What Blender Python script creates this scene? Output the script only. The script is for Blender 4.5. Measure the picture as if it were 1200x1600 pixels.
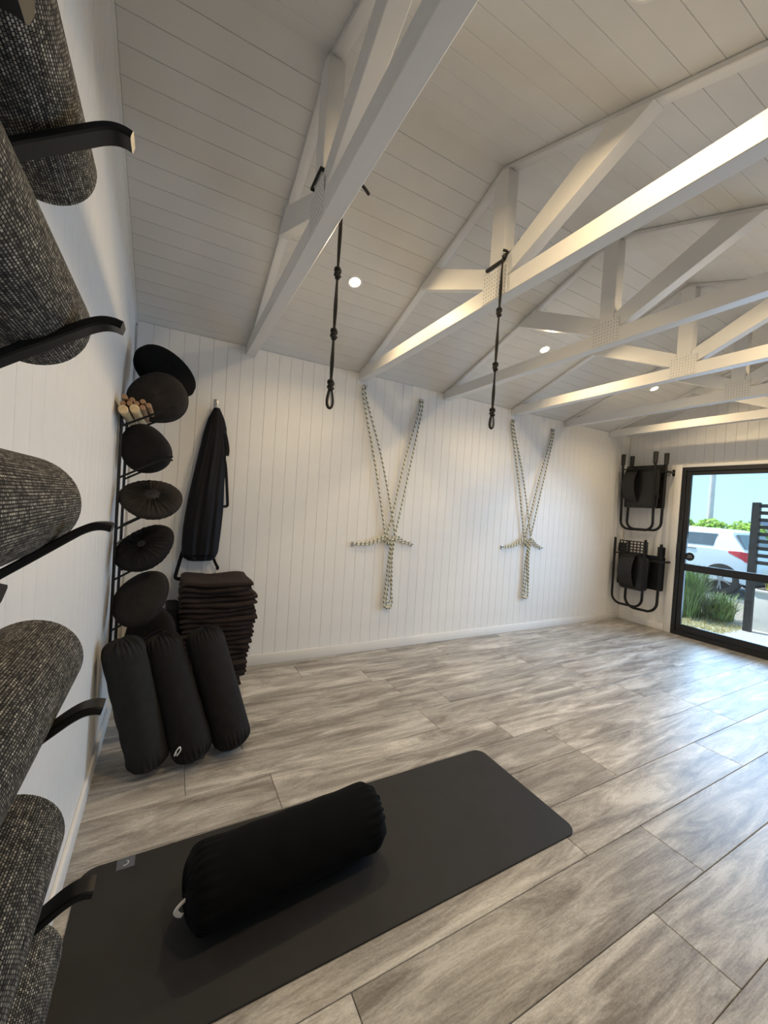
import bpy, bmesh, math, random
from mathutils import Vector, Matrix

for o in list(bpy.data.objects):
    bpy.data.objects.remove(o, do_unlink=True)
S = bpy.context.scene
COL = S.collection
R = math.radians
PI = math.pi
random.seed(7)

# ------------------------------------------------------------------ camera
cam_d = bpy.data.cameras.new('camera')
cam = bpy.data.objects.new('camera', cam_d)
COL.objects.link(cam)
YAW, PITCH, ROLL = 0.49547837, -0.0176356, 0.06447154
Fv = Vector((math.sin(YAW)*math.cos(PITCH), math.cos(YAW)*math.cos(PITCH), math.sin(PITCH)))
Rv = Vector((math.cos(YAW), -math.sin(YAW), 0))
Uv = Rv.cross(Fv)
R2 = math.cos(ROLL)*Rv + math.sin(ROLL)*Uv
U2 = -math.sin(ROLL)*Rv + math.cos(ROLL)*Uv
m = Matrix.Identity(4)
for i in range(3):
    m[i][0] = R2[i]; m[i][1] = U2[i]; m[i][2] = -Fv[i]
m.translation = Vector((0.2565, -3.2265, 1.35))
cam.matrix_world = m
cam_d.sensor_fit = 'HORIZONTAL'
cam_d.sensor_width = 36.0
cam_d.lens = 36.0*617.667/1200.0
cam_d.clip_start = 0.02
cam_d.clip_end = 300
S.camera = cam

# ------------------------------------------------------------------ sky, sun, exposure
w = bpy.data.worlds.new('world'); S.world = w
w.use_nodes = True
nt = w.node_tree; nt.nodes.clear()
tcw = nt.nodes.new('ShaderNodeTexCoord'); sepw = nt.nodes.new('ShaderNodeSeparateXYZ')
rw = nt.nodes.new('ShaderNodeValToRGB')
for el, (p, c) in zip(rw.color_ramp.elements, ((0.0, (.50, .86, 1.08)), (1.0, (.20, .46, 1.0)))):
    el.position = p; el.color = (*c, 1)
bg = nt.nodes.new('ShaderNodeBackground'); bg.inputs['Strength'].default_value = 1.40
wo = nt.nodes.new('ShaderNodeOutputWorld')
nt.links.new(tcw.outputs['Generated'], sepw.inputs[0]); nt.links.new(sepw.outputs['Z'], rw.inputs[0])
nt.links.new(rw.outputs[0], bg.inputs['Color']); nt.links.new(bg.outputs[0], wo.inputs[0])

sun_d = bpy.data.lights.new('sun', 'SUN'); sun_d.energy = 5.0; sun_d.angle = R(0.6); sun_d.color = (1, .95, .87)
sun = bpy.data.objects.new('sun', sun_d); COL.objects.link(sun)
sun.rotation_euler = Vector((0.22, -0.55, -1.0)).to_track_quat('-Z', 'Y').to_euler()

# added blue area lamp outside the glass, boosting sky light through the sliding door
day_d = bpy.data.lights.new('door_daylight_fill', 'AREA'); day_d.shape = 'RECTANGLE'
day_d.size = 1.95; day_d.size_y = 1.85; day_d.energy = 50; day_d.color = (.42, .66, 1.0); day_d.spread = R(125)
day = bpy.data.objects.new('door_daylight_fill', day_d); COL.objects.link(day)
day.location = (5.86, -1.70, 1.04)
day.rotation_euler = Vector((-1, 0.05, -0.42)).to_track_quat('-Z', 'Z').to_euler()

S.view_settings.view_transform = 'Standard'
S.view_settings.look = 'None'
S.view_settings.exposure = 0.2
S.view_settings.gamma = 1.0
S.view_settings.use_curve_mapping = False

LAMP_W = 10.0
LAMP_COL = (1.0, .755, .435)

# ------------------------------------------------------------------ materials
MATS = {}
def new_mat(name):
    mt = bpy.data.materials.new(name); mt.use_nodes = True
    MATS[name] = mt
    return mt, mt.node_tree.nodes, mt.node_tree.links, mt.node_tree.nodes['Principled BSDF']
def ramp(N, stops):
    r = N.new('ShaderNodeValToRGB'); e = r.color_ramp.elements
    while len(e) < len(stops): e.new(0.5)
    for el, (p, c) in zip(e, stops):
        el.position = p; el.color = (c[0], c[1], c[2], 1)
    return r
def simple(name, col, rough=.5, var=.12, scale=40, metal=0, bump=0, bscale=300, sheen=0, spec=.5, stretch=None):
    mt, N, L, B = new_mat(name)
    B.inputs['Roughness'].default_value = rough
    B.inputs['Metallic'].default_value = metal
    B.inputs['Specular IOR Level'].default_value = spec
    if sheen:
        B.inputs['Sheen Weight'].default_value = sheen
        B.inputs['Sheen Roughness'].default_value = .45
        B.inputs['Sheen Tint'].default_value = (min(1, col[0]*6+.1), min(1, col[1]*6+.1), min(1, col[2]*6+.1), 1)
    tc = N.new('ShaderNodeTexCoord')
    src = tc.outputs['Object']
    if stretch:
        mp = N.new('ShaderNodeMapping'); mp.inputs['Scale'].default_value = stretch
        L.new(src, mp.inputs[0]); src = mp.outputs[0]
    n = N.new('ShaderNodeTexNoise'); n.inputs['Scale'].default_value = scale; n.inputs['Detail'].default_value = 4
    L.new(src, n.inputs[0])
    r = ramp(N, [(.3, [c*(1-var) for c in col]), (.7, [min(1, c*(1+var)) for c in col])])
    L.new(n.outputs[0], r.inputs[0]); L.new(r.outputs[0], B.inputs['Base Color'])
    if bump:
        n2 = N.new('ShaderNodeTexNoise'); n2.inputs['Scale'].default_value = bscale; n2.inputs['Detail'].default_value = 2
        L.new(src, n2.inputs[0])
        b = N.new('ShaderNodeBump'); b.inputs['Strength'].default_value = bump; b.inputs['Distance'].default_value = .002
        L.new(n2.outputs[0], b.inputs['Height']); L.new(b.outputs[0], B.inputs['Normal'])
    return mt
simple('wall_paint', (.80, .79, .775), .42, .02, 6, bump=.05, bscale=120)
simple('ceiling_paint', (.70, .69, .665), .5, .03, 5, bump=.05, bscale=120)
simple('trim_paint', (.80, .79, .775), .32, .015, 8)
simple('timber_paint', (.75, .74, .72), .45, .03, 9, bump=.12, bscale=60, stretch=(1, .15, 1))
simple('black_metal', (.007, .007, .008), .45, .1, 60, spec=.3)
simple('black_aluminium', (.012, .013, .015), .4, .08, 30)
simple('steel', (.55, .55, .55), .28, .05, 50, metal=1)
simple('nail_plate_steel', (.73, .72, .70), .45, .06, 80)
simple('nail_hole', (.22, .21, .195), .8, .1, 80)
simple('mat_rubber', (.0115, .0105, .0102), .7, .22, 9, bump=.25, bscale=900)
simple('velvet_black', (.0022, .0022, .0026), .95, .2, 20, spec=.15, sheen=.015, bump=.2, bscale=60)
simple('cotton_black', (.0105, .0095, .0100), .9, .18, 30, spec=.25, sheen=.04, bump=.35, bscale=500)
simple('cotton_charcoal', (.0175, .0172, .0170), .9, .18, 30, spec=.25, sheen=.05, bump=.35, bscale=500)
simple('cotton_brown', (.0215, .0180, .0160), .9, .18, 30, spec=.25, sheen=.05, bump=.35, bscale=500)
simple('patch_dark', (.011, .010, .014), .6, .1, 30)
simple('blanket_brown', (.027, .0185, .0165), .95, .25, 25, spec=.2, sheen=.10, bump=.6, bscale=350)
simple('cord_black', (.010, .009, .008), .8, .2, 120)
simple('nylon_black', (.0040, .0038, .0062), .7, .3, 30, spec=.25, sheen=.03, bump=.3, bscale=120, stretch=(1, 1, .2))
simple('tag_white', (.75, .74, .72), .6, .04, 60)
simple('tag_grey', (.09, .10, .12), .5, .05, 60)
simple('logo_pale', (.42, .44, .47), .5, .05, 60)
simple('wood_pale', (.62, .47, .27), .5, .12, 60)
simple('wood_brown', (.33, .20, .11), .55, .2, 60)
simple('plastic_black', (.0065, .0062, .0072), .38, .1, 40)
simple('rubber_foot', (.013, .013, .013), .7, .1, 40)
simple('car_paint', (.80, .82, .84), .2, .01, 3)
simple('car_glass', (.10, .13, .15), .08, .1, 3)
simple('tyre', (.02, .02, .02), .8, .2, 30)
simple('alloy', (.32, .33, .34), .35, .1, 20, metal=.6)
simple('tail_red', (.75, .05, .07), .25, .1, 20)
simple('concrete', (.52, .50, .46), .8, .1, 12)
simple('planter_white', (.82, .82, .80), .6, .03, 12)
simple('gravel', (.36, .31, .24), .95, .5, 45, bump=1, bscale=60)
simple('lawn_soil', (.42, .40, .24), .95, .3, 14, bump=.5, bscale=40)
simple('asphalt', (.18, .18, .185), .9, .15, 9)
simple('leaf_green', (.17, .27, .08), .6, .45, 9)
simple('leaf_dry', (.42, .36, .16), .7, .35, 14)
simple('leaf_bright', (.30, .48, .05), .6, .35, 2)
simple('leaf_yellow', (.52, .50, .06), .6, .3, 9)
simple('pole_timber', (.80, .68, .62), .8, .15, 6, stretch=(8, 8, .5))
simple('fence_dark', (.016, .017, .019), .6, .2, 20)
simple('roof_blue', (.20, .27, .38), .8, .2, 1)
simple('soil', (.10, .08, .06), .95, .3, 30)

def mat_glass():
    mt, N, L, B = new_mat('door_glass'); N.remove(B)
    out = N['Material Output']
    tr = N.new('ShaderNodeBsdfTransparent'); tr.inputs[0].default_value = (.95, .98, .975, 1)
    gl = N.new('ShaderNodeBsdfGlossy'); gl.inputs['Roughness'].default_value = .02
    fr = N.new('ShaderNodeFresnel'); fr.inputs[0].default_value = 1.45
    mx = N.new('ShaderNodeMixShader')
    L.new(fr.outputs[0], mx.inputs[0]); L.new(tr.outputs[0], mx.inputs[1]); L.new(gl.outputs[0], mx.inputs[2])
    L.new(mx.outputs[0], out.inputs[0])
mat_glass()
def mat_emit(name, col, st):
    mt, N, L, B = new_mat(name); N.remove(B)
    e = N.new('ShaderNodeEmission'); e.inputs[0].default_value = (*col, 1); e.inputs[1].default_value = st
    L.new(e.outputs[0], N['Material Output'].inputs[0])
mat_emit('lamp_lens', (1.0, .82, .52), 14)

def mat_floor():
    mt, N, L, B = new_mat('floor_plank')
    tc = N.new('ShaderNodeTexCoord'); oi = N.new('ShaderNodeObjectInfo')
    mul = N.new('ShaderNodeMath'); mul.operation = 'MULTIPLY'; mul.inputs[1].default_value = 61.0
    L.new(oi.outputs['Random'], mul.inputs[0])
    cx = N.new('ShaderNodeCombineXYZ'); L.new(mul.outputs[0], cx.inputs[0]); L.new(mul.outputs[0], cx.inputs[1]); L.new(mul.outputs[0], cx.inputs[2])
    add = N.new('ShaderNodeVectorMath'); add.operation = 'ADD'
    L.new(tc.outputs['Object'], add.inputs[0]); L.new(cx.outputs[0], add.inputs[1])
    def noise(sc, scale, det, rough=.55, dist=0):
        mp = N.new('ShaderNodeMapping'); mp.inputs['Scale'].default_value = sc
        L.new(add.outputs[0], mp.inputs[0])
        n = N.new('ShaderNodeTexNoise'); n.inputs['Scale'].default_value = scale; n.inputs['Detail'].default_value = det
        n.inputs['Roughness'].default_value = rough; n.inputs['Distortion'].default_value = dist
        L.new(mp.outputs[0], n.inputs[0]); return n
    big = noise((.95, 6.0, 1), 1.8, 10, .70, .9)      # cloudy white wash
    fine = noise((4, 60, 1), 3.0, 6, .7, .4)        # grain
    tiny = noise((24, 60, 1), 4.0, 3, .6)            # worn specks
    ma = N.new('ShaderNodeMath'); ma.operation = 'MULTIPLY_ADD'; ma.inputs[1].default_value = .26
    L.new(fine.outputs[0], ma.inputs[0]); L.new(big.outputs[0], ma.inputs[2])
    ma2 = N.new('ShaderNodeMath'); ma2.operation = 'MULTIPLY_ADD'; ma2.inputs[1].default_value = .20
    L.new(tiny.outputs[0], ma2.inputs[0]); L.new(ma.outputs[0], ma2.inputs[2])
    r = ramp(N, [(.50, (.150, .133, .118)), (.615, (.215, .196, .178)), (.70, (.320, .300, .277)), (.77, (.410, .388, .360)), (.88, (.60, .578, .545))])
    L.new(ma2.outputs[0], r.inputs[0])
    # plank to plank tone
    hsv = N.new('ShaderNodeHueSaturation')
    mr = N.new('ShaderNodeMapRange'); mr.inputs['To Min'].default_value = .86; mr.inputs['To Max'].default_value = 1.12
    L.new(oi.outputs['Random'], mr.inputs[0]); L.new(mr.outputs[0], hsv.inputs['Value'])
    L.new(r.outputs[0], hsv.inputs['Color']); L.new(hsv.outputs[0], B.inputs['Base Color'])
    B.inputs['Roughness'].default_value = .38; B.inputs['Specular IOR Level'].default_value = .45
    bp = N.new('ShaderNodeBump'); bp.inputs['Strength'].default_value = .18; bp.inputs['Distance'].default_value = .001
    L.new(fine.outputs[0], bp.inputs['Height']); L.new(bp.outputs[0], B.inputs['Normal'])
mat_floor()

def mat_weave():
    mt, N, L, B = new_mat('woven_mat')
    uv = N.new('ShaderNodeUVMap'); oi = N.new('ShaderNodeObjectInfo')
    sep = N.new('ShaderNodeSeparateXYZ'); L.new(uv.outputs[0], sep.inputs[0])
    cmb = N.new('ShaderNodeCombineXYZ'); L.new(sep.outputs['Y'], cmb.inputs[0]); L.new(sep.outputs['X'], cmb.inputs[1])
    br = N.new('ShaderNodeTexBrick'); br.inputs['Scale'].default_value = 1.0
    br.inputs['Brick Width'].default_value = .0050; br.inputs['Row Height'].default_value = .0033
    br.inputs['Mortar Size'].default_value = .00085; br.inputs['Mortar Smooth'].default_value = .5; br.inputs['Bias'].default_value = -.1
    br.inputs['Color1'].default_value = (.085, .082, .078, 1); br.inputs['Color2'].default_value = (.44, .42, .37, 1)
    br.inputs['Mortar'].default_value = (.012, .012, .013, 1)
    L.new(cmb.outputs[0], br.inputs['Vector'])
    mul = N.new('ShaderNodeMath'); mul.operation = 'MULTIPLY'; mul.inputs[1].default_value = 37; L.new(oi.outputs['Random'], mul.inputs[0])
    add = N.new('ShaderNodeVectorMath'); add.operation = 'ADD'; L.new(cmb.outputs[0], add.inputs[0]); L.new(mul.outputs[0], add.inputs[1])
    mp = N.new('ShaderNodeMapping'); mp.inputs['Scale'].default_value = (22, 300, 1); L.new(add.outputs[0], mp.inputs[0])
    n = N.new('ShaderNodeTexNoise'); n.inputs['Scale'].default_value = 1; n.inputs['Detail'].default_value = 3; L.new(mp.outputs[0], n.inputs[0])
    mp2 = N.new('ShaderNodeMapping'); mp2.inputs['Scale'].default_value = (190, 14, 1); L.new(add.outputs[0], mp2.inputs[0])
    n2 = N.new('ShaderNodeTexNoise'); n2.inputs['Scale'].default_value = 1; n2.inputs['Detail'].default_value = 3; L.new(mp2.outputs[0], n2.inputs[0])
    r1 = ramp(N, [(.33, (.30, .30, .30)), (.68, (1.40, 1.37, 1.30))]); L.new(n.outputs[0], r1.inputs[0])
    r2 = ramp(N, [(.34, (.60, .60, .60)), (.66, (1.25, 1.25, 1.25))]); L.new(n2.outputs[0], r2.inputs[0])
    m1 = N.new('ShaderNodeMix'); m1.data_type = 'RGBA'; m1.blend_type = 'MULTIPLY'; m1.inputs[0].default_value = 1
    L.new(br.outputs[0], m1.inputs[6]); L.new(r1.outputs[0], m1.inputs[7])
    m2 = N.new('ShaderNodeMix'); m2.data_type = 'RGBA'; m2.blend_type = 'MULTIPLY'; m2.inputs[0].default_value = 1
    L.new(m1.outputs[2], m2.inputs[6]); L.new(r2.outputs[0], m2.inputs[7])
    L.new(m2.outputs[2], B.inputs['Base Color'])
    B.inputs['Roughness'].default_value = .85; B.inputs['Specular IOR Level'].default_value = .2
    bp = N.new('ShaderNodeBump'); bp.inputs['Strength'].default_value = .5; bp.inputs['Distance'].default_value = .0012
    L.new(br.outputs['Fac'], bp.inputs['Height']); bp.invert = True; L.new(bp.outputs[0], B.inputs['Normal'])
mat_weave()

def mat_rope():
    mt, N, L, B = new_mat('flecked_rope')
    uv = N.new('ShaderNodeUVMap'); sep = N.new('ShaderNodeSeparateXYZ'); L.new(uv.outputs[0], sep.inputs[0])
    a = N.new('ShaderNodeMath'); a.operation = 'MULTIPLY_ADD'; a.inputs[1].default_value = 1/.042
    L.new(sep.outputs['X'], a.inputs[0]); L.new(sep.outputs['Y'], a.inputs[2])
    fr = N.new('ShaderNodeMath'); fr.operation = 'FRACT'; L.new(a.outputs[0], fr.inputs[0])
    r = ramp(N, [(0, (.70, .68, .58)), (.64, (.72, .70, .61)), (.71, (.085, .10, .06)), (.92, (.085, .10, .06))])
    L.new(fr.outputs[0], r.inputs[0]); L.new(r.outputs[0], B.inputs['Base Color'])
    B.inputs['Roughness'].default_value = .8
mat_rope()

# ------------------------------------------------------------------ mesh helpers
def tag(o, label=None, cat=None, group=None, kind=None):
    if label: o['label'] = label
    if cat: o['category'] = cat
    if group: o['group'] = group
    if kind: o['kind'] = kind
    return o
def empty(name, loc=(0, 0, 0), parent=None):
    o = bpy.data.objects.new(name, None); COL.objects.link(o); o.location = loc
    o.empty_display_size = .1
    if parent: o.parent = parent
    return o
def wloc(o):
    v = Vector((0, 0, 0))
    while o: v += Vector(o.location); o = o.parent
    return v
def link_mesh(name, me, mat, parent=None, loc=None):
    o = bpy.data.objects.new(name, me); COL.objects.link(o)
    if mat and not me.materials: me.materials.append(MATS[mat])
    if loc is not None: o.location = loc
    if parent: o.parent = parent
    return o
def bm_obj(name, bm, mat, parent=None, smooth=True, origin=None, uvfn=None):
    """bm is in world coordinates; the object's origin goes to its parent's origin, else to the bottom centre of the mesh"""
    if parent is not None: off = wloc(parent)
    elif origin is not None: off = Vector(origin)
    else:
        xs = [v.co for v in bm.verts]
        off = Vector(((min(v.x for v in xs)+max(v.x for v in xs))/2, (min(v.y for v in xs)+max(v.y for v in xs))/2, min(v.z for v in xs)))
    bmesh.ops.translate(bm, verts=bm.verts, vec=-off)
    me = bpy.data.meshes.new(name); bm.to_mesh(me); bm.free()
    if smooth:
        for p in me.polygons: p.use_smooth = True
        me.set_sharp_from_angle(angle=R(38))
    return link_mesh(name, me, mat, parent, None if parent else off)
def add_box(bm, c, s, rot=None, bevel=0, seg=1):
    r = bmesh.ops.create_cube(bm, size=1)
    vs = r['verts']
    bmesh.ops.scale(bm, vec=s, verts=vs)
    if bevel:
        es = list({e for v in vs for e in v.link_edges})
        rb = bmesh.ops.bevel(bm, geom=es, offset=bevel, segments=seg, affect='EDGES', profile=.5)
        vs = list({v for f in rb['faces'] for v in f.verts} | {v for v in vs if v.is_valid})
    if rot is not None: bmesh.ops.rotate(bm, cent=(0, 0, 0), matrix=rot, verts=vs)
    bmesh.ops.translate(bm, vec=c, verts=vs)
    return vs
def box(name, lo, hi, mat, parent=None, bevel=.002, seg=1):
    bm = bmesh.new()
    c = [(a+b)/2 for a, b in zip(lo, hi)]; s = [abs(b-a) for a, b in zip(lo, hi)]
    add_box(bm, c, s, None, min(bevel, min(s)*.45) if bevel else 0, seg)
    return bm_obj(name, bm, mat, parent)
def frames(pts, closed=False):
    n = len(pts); T = []
    for i in range(n):
        a = pts[(i-1) % n] if (closed or i > 0) else pts[i]
        b = pts[(i+1) % n] if (closed or i < n-1) else pts[i]
        T.append((b-a).normalized())
    up = Vector((0, 0, 1)) if abs(T[0].z) < .9 else Vector((1, 0, 0))
    N0 = (up - T[0]*up.dot(T[0])).normalized(); out = []
    for i in range(n):
        N0 = (N0 - T[i]*N0.dot(T[i])).normalized()
        out.append((T[i], N0, T[i].cross(N0)))
    return out
def add_tube(bm, pts, r, seg=8, closed=False, sx=1, sy=1, uv=True, rad=None, caps=True):
    pts = [Vector(p) for p in pts]
    fr = frames(pts, closed); rings = []
    uvl = bm.loops.layers.uv.verify() if uv else None
    acc = [0]
    for i in range(1, len(pts)): acc.append(acc[-1]+(pts[i]-pts[i-1]).length)
    for i, (p, (t, a, b)) in enumerate(zip(pts, fr)):
        rr = rad[i] if rad else r
        rings.append([bm.verts.new(p + a*(rr*sx*math.cos(2*PI*k/seg)) + b*(rr*sy*math.sin(2*PI*k/seg))) for k in range(seg)])
    n = len(pts)
    for i in range(n if closed else n-1):
        A, Bq = rings[i], rings[(i+1) % n]
        u0 = acc[i]; u1 = acc[i+1] if i+1 < n else acc[i]+(pts[0]-pts[i]).length
        for k in range(seg):
            f = bm.faces.new((A[k], A[(k+1) % seg], Bq[(k+1) % seg], Bq[k]))
            if uv:
                for l, (uu, vv) in zip(f.loops, ((u0, k/seg), (u0, (k+1)/seg), (u1, (k+1)/seg), (u1, k/seg))): l[uvl].uv = (uu, vv)
    if not closed and caps:
        bm.faces.new(rings[0][::-1]); bm.faces.new(rings[-1])
def spline(ctrl, n=8, closed=False):
    P = [Vector(p) for p in ctrl]; out = []; m = len(P)
    rng = range(m if closed else m-1)
    for i in rng:
        if closed: a, b, c, d = P[(i-1) % m], P[i], P[(i+1) % m], P[(i+2) % m]
        else: a, b, c, d = P[max(i-1, 0)], P[i], P[i+1], P[min(i+2, m-1)]
        for k in range(n):
            t = k/n
            out.append(.5*((2*b)+(c-a)*t+(2*a-5*b+4*c-d)*t*t+(3*b-a-3*c+d)*t**3))
    if not closed: out.append(P[-1])
    return out
def tube(name, pts, r, mat, parent=None, **k):
    bm = bmesh.new(); add_tube(bm, pts, r, **k); return bm_obj(name, bm, mat, parent)
def add_lathe(bm, prof, seg, mat4=None, fn=None, close_top=True):
    """prof: list of (r,z); fn(theta,r,z,i)->(r,z)"""
    rings = []
    for i, (r, z) in enumerate(prof):
        ring = []
        for k in range(seg):
            t = 2*PI*k/seg; rr, zz = (r, z) if fn is None else fn(t, r, z, i)
            v = Vector((rr*math.cos(t), rr*math.sin(t), zz))
            if mat4 is not None: v = mat4 @ v
            ring.append(bm.verts.new(v))
        rings.append(ring)
    for A, Bq in zip(rings, rings[1:]):
        for k in range(seg): bm.faces.new((A[k], A[(k+1) % seg], Bq[(k+1) % seg], Bq[k]))
    if close_top:
        bm.faces.new(rings[0][::-1]); bm.faces.new(rings[-1])
def orient(origin, zdir, xdir=(1, 0, 0)):
    z = Vector(zdir).normalized(); x = Vector(xdir); x = (x - z*x.dot(z)).normalized(); y = z.cross(x)
    m4 = Matrix.Identity(4)
    for i in range(3): m4[i][0] = x[i]; m4[i][1] = y[i]; m4[i][2] = z[i]; m4[i][3] = origin[i]
    return m4

# ------------------------------------------------------------------ the room shell
XL = -.012
XR = 5.78          # right wall
YF = -3.62         # wall behind the camera
YR = -1.66         # ridge
EZ = 2.50; SL = .372
RZ = EZ + SL*abs(YR)
def ceil_z(y): return EZ - SL*y if y > YR else RZ + SL*(y-YR)
slope_a = math.atan(SL)

floor = box('floor', (-.1, YF-.1, -.06), (XR+.1, .1, -.006), 'floor_plank', None, 0)
tag(floor, 'grey whitewashed timber-look plank floor', None, None, 'structure')
PW, PLN = .2425, 1.40
plank_cache = {}
def plank_mesh(L, W):
    k = (round(L, 3), round(W, 3))
    if k not in plank_cache:
        bm = bmesh.new(); add_box(bm, (0, 0, 0), (L-.0022, W-.0022, .012), None, .0015, 1)
        me = bpy.data.meshes.new('plank'); bm.to_mesh(me); bm.free(); me.materials.append(MATS['floor_plank']); plank_cache[k] = me
    return plank_cache[k]
row0 = -2.283
offs = {0: 1.795, -1: 2.16, -2: 1.797, 1: 2.405, 2: 3.80, 3: .749, 4: 1.777, 5: 2.056, 6: 1.79, 7: 1.68, -3: .9, -4: 1.5, 8: 1.2, 9: .7}
rowi = -6
while True:
    y0 = row0 + rowi*PW; y1 = y0 + PW
    if y0 >= 0: break
    if y1 > YF:
        ya, yb = max(y0, YF), min(y1, 0.0)
        off = offs.get(rowi, random.random()*PLN) % PLN
        x = off - PLN
        while x < XR:
            xa, xb = max(x, XL), min(x+PLN, XR)
            if xb-xa > .03 and yb-ya > .01:
                o = link_mesh('plank', plank_mesh(xb-xa, yb-ya), None, floor, None)
                o.location = Vector(((xa+xb)/2, (ya+yb)/2, -.006)) - wloc(floor)
            x += PLN
    rowi += 1

# ---- ceiling: deck plus boards
def sloped_deck(name, ya, yb):
    bm = bmesh.new(); t0, t1 = .013, .05
    vs = []
    for x in (-.12, XR+.12):
        for y in (ya, yb):
            zz = (EZ - SL*y) if ya+yb > 2*YR else (RZ + SL*(y-YR))
            vs.append((bm.verts.new((x, y, zz+t0)), bm.verts.new((x, y, zz+t1))))
    a, b, c, d = vs
    for q in ((a[0], c[0], d[0], b[0]), (a[1], b[1], d[1], c[1]), (a[0], b[0], b[1], a[1]), (c[0], c[1], d[1], d[0]), (a[0], a[1], c[1], c[0]), (b[0], d[0], d[1], b[1])): bm.faces.new(q)
    return bm_obj(name, bm, 'ceiling_paint', None, False)
ceil_b = tag(sloped_deck('ceiling', .1, YR), 'white board-lined ceiling slope rising from the rope wall', None, None, 'structure')
ceil_f = tag(sloped_deck('ceiling', YR, YF-.1), 'white board-lined ceiling slope on the near side of the ridge', None, None, 'structure')
bm = bmesh.new(); BWID = .0942/math.cos(slope_a)
add_box(bm, (0, 0, 0), (XR, BWID-.0010, .012), None, .0014, 1)
cb = bpy.data.meshes.new('ceiling_board'); bm.to_mesh(cb); bm.free(); cb.materials.append(MATS['ceiling_paint'])
def ceiling_boards(root, sgn):
    k = 0
    while True:
        yc = YR + sgn*(.0942*(k+.5))
        if (sgn > 0 and yc > .0) or (sgn < 0 and yc < YF): break
        o = link_mesh('ceiling_board', cb, None, root)
        z = RZ - SL*abs(yc-YR) + .006/math.cos(slope_a)
        o.rotation_euler = (-slope_a*sgn, 0, 0)
        o.location = Vector((XR/2, yc, z)) - wloc(root)
        k += 1
ceiling_boards(ceil_b, 1); ceiling_boards(ceil_f, -1)

# ---- walls: solid backing plus vertical grooved boards
GW = .0965; BT = .010
def board_mesh(axis, w_, h0, hA, hB):
    """vertical board; axis 'x': wall runs along x, face to -y ; 'yl': left wall, face to +x ; 'yr': right wall, face to -x"""
    bm = bmesh.new(); g = .0005; b = .0017
    prof = [(-w_/2+g, 0), (-w_/2+g, BT-b), (-w_/2+g+b, BT), (w_/2-g-b, BT), (w_/2-g, BT-b), (w_/2-g, 0)]
    lo = []; hi = []
    for u, d in prof:
        top = hA + (hB-hA)*(u+w_/2)/w_
        if axis == 'x': P = lambda z: (u, -d, z)
        elif axis == 'yl': P = lambda z: (d, u, z)
        else: P = lambda z: (-d, u, z)
        lo.append(bm.verts.new(P(h0))); hi.append(bm.verts.new(P(top)))
    for i in range(5): bm.faces.new((lo[i], lo[i+1], hi[i+1], hi[i]))
    bm.faces.new(hi); bm.faces.new(lo[::-1]); bm.faces.new((lo[5], lo[0], hi[0], hi[5]))
    bmesh.ops.recalc_face_normals(bm, faces=bm.faces)
    me = bpy.data.meshes.new('wall_board'); bm.to_mesh(me); bm.free(); me.materials.append(MATS['wall_paint']); return me
wall_back = tag(box('wall_back', (-.1, BT, -.06), (XR+.1, .1, EZ-.03), 'wall_paint', None, 0), 'long white grooved-board wall with the ropes', None, None, 'structure')
me = board_mesh('x', GW, 0, EZ-.004, EZ-.004)
x = GW/2 + .0
while x < XR-.01:
    o = link_mesh('wall_board', me, None, wall_back); o.location = Vector((x, BT, 0)) - wloc(wall_back); x += GW
def gable_wall(name, x0, x1, label, axis, face, hole=None):
    bm = bmesh.new()
    ys = [.1, YR, YF-.1]
    def quad(poly):
        A = [bm.verts.new((x0, y, z)) for y, z in poly]; B_ = [bm.verts.new((x1, y, z)) for y, z in poly]
        n = len(poly)
        for i in range(n): bm.faces.new((A[i], A[(i+1) % n], B_[(i+1) % n], B_[i]))
        bm.faces.new(A[::-1]); bm.faces.new(B_)
    gz = lambda y: min(EZ-SL*y, RZ+SL*(y-YR)) + .012
    if hole is None:
        quad([(.1, -.06), (.1, gz(.1)), (YR, gz(YR)), (YF-.1, gz(YF-.1)), (YF-.1, -.06)])
    else:
        a, b, h = hole
        quad([(.1, -.06), (.1, gz(.1)), (a, gz(a)), (a, -.06)])
        quad([(b, -.06), (b, gz(b)), (YF-.1, gz(YF-.1)), (YF-.1, -.06)])
        quad([(a, h), (a, gz(a)), (YR, gz(YR)), (b, gz(b)), (b, h)])
    bmesh.ops.recalc_face_normals(bm, faces=bm.faces)
    wobj = tag(bm_obj(name, bm, 'wall_paint', None, False), label, None, None, 'structure')
    y = -GW/2 - .006
    while y > YF+.02:
        ya, yb = y-GW/2, y+GW/2
        h0 = 0
        if hole and yb <= hole[0]+.005 and ya >= hole[1]-.005: h0 = hole[2]
        elif hole and not (ya > hole[0]-.01 or yb < hole[1]+.01):
            h0 = hole[2]
        o = link_mesh('wall_board', board_mesh(axis, GW, h0, gz(ya)-.014, gz(yb)-.014), None, wobj)
        o.location = Vector((face, y, 0)) - wloc(wobj); y -= GW
    return wobj
DY0, DY1, DZ = -.665, -2.72, 2.045
wall_left = gable_wall('wall_left', -.12, XL-BT, 'white grooved-board gable wall carrying the mat rack', 'yl', XL-BT)
wall_right = gable_wall('wall_right', XR+BT, XR+.11, 'white grooved-board gable wall with the sliding door', 'yr', XR+BT, (DY0, DY1, DZ))
wall_front = tag(box('wall_front', (-.1, YF-.1, -.06), (XR+.1, YF, ceil_z(YF)-.02), 'wall_paint', None, 0), 'plain white wall behind the viewer', None, None, 'structure')
# boards sit with their face on x=0, y=0 and x=XR

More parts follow.
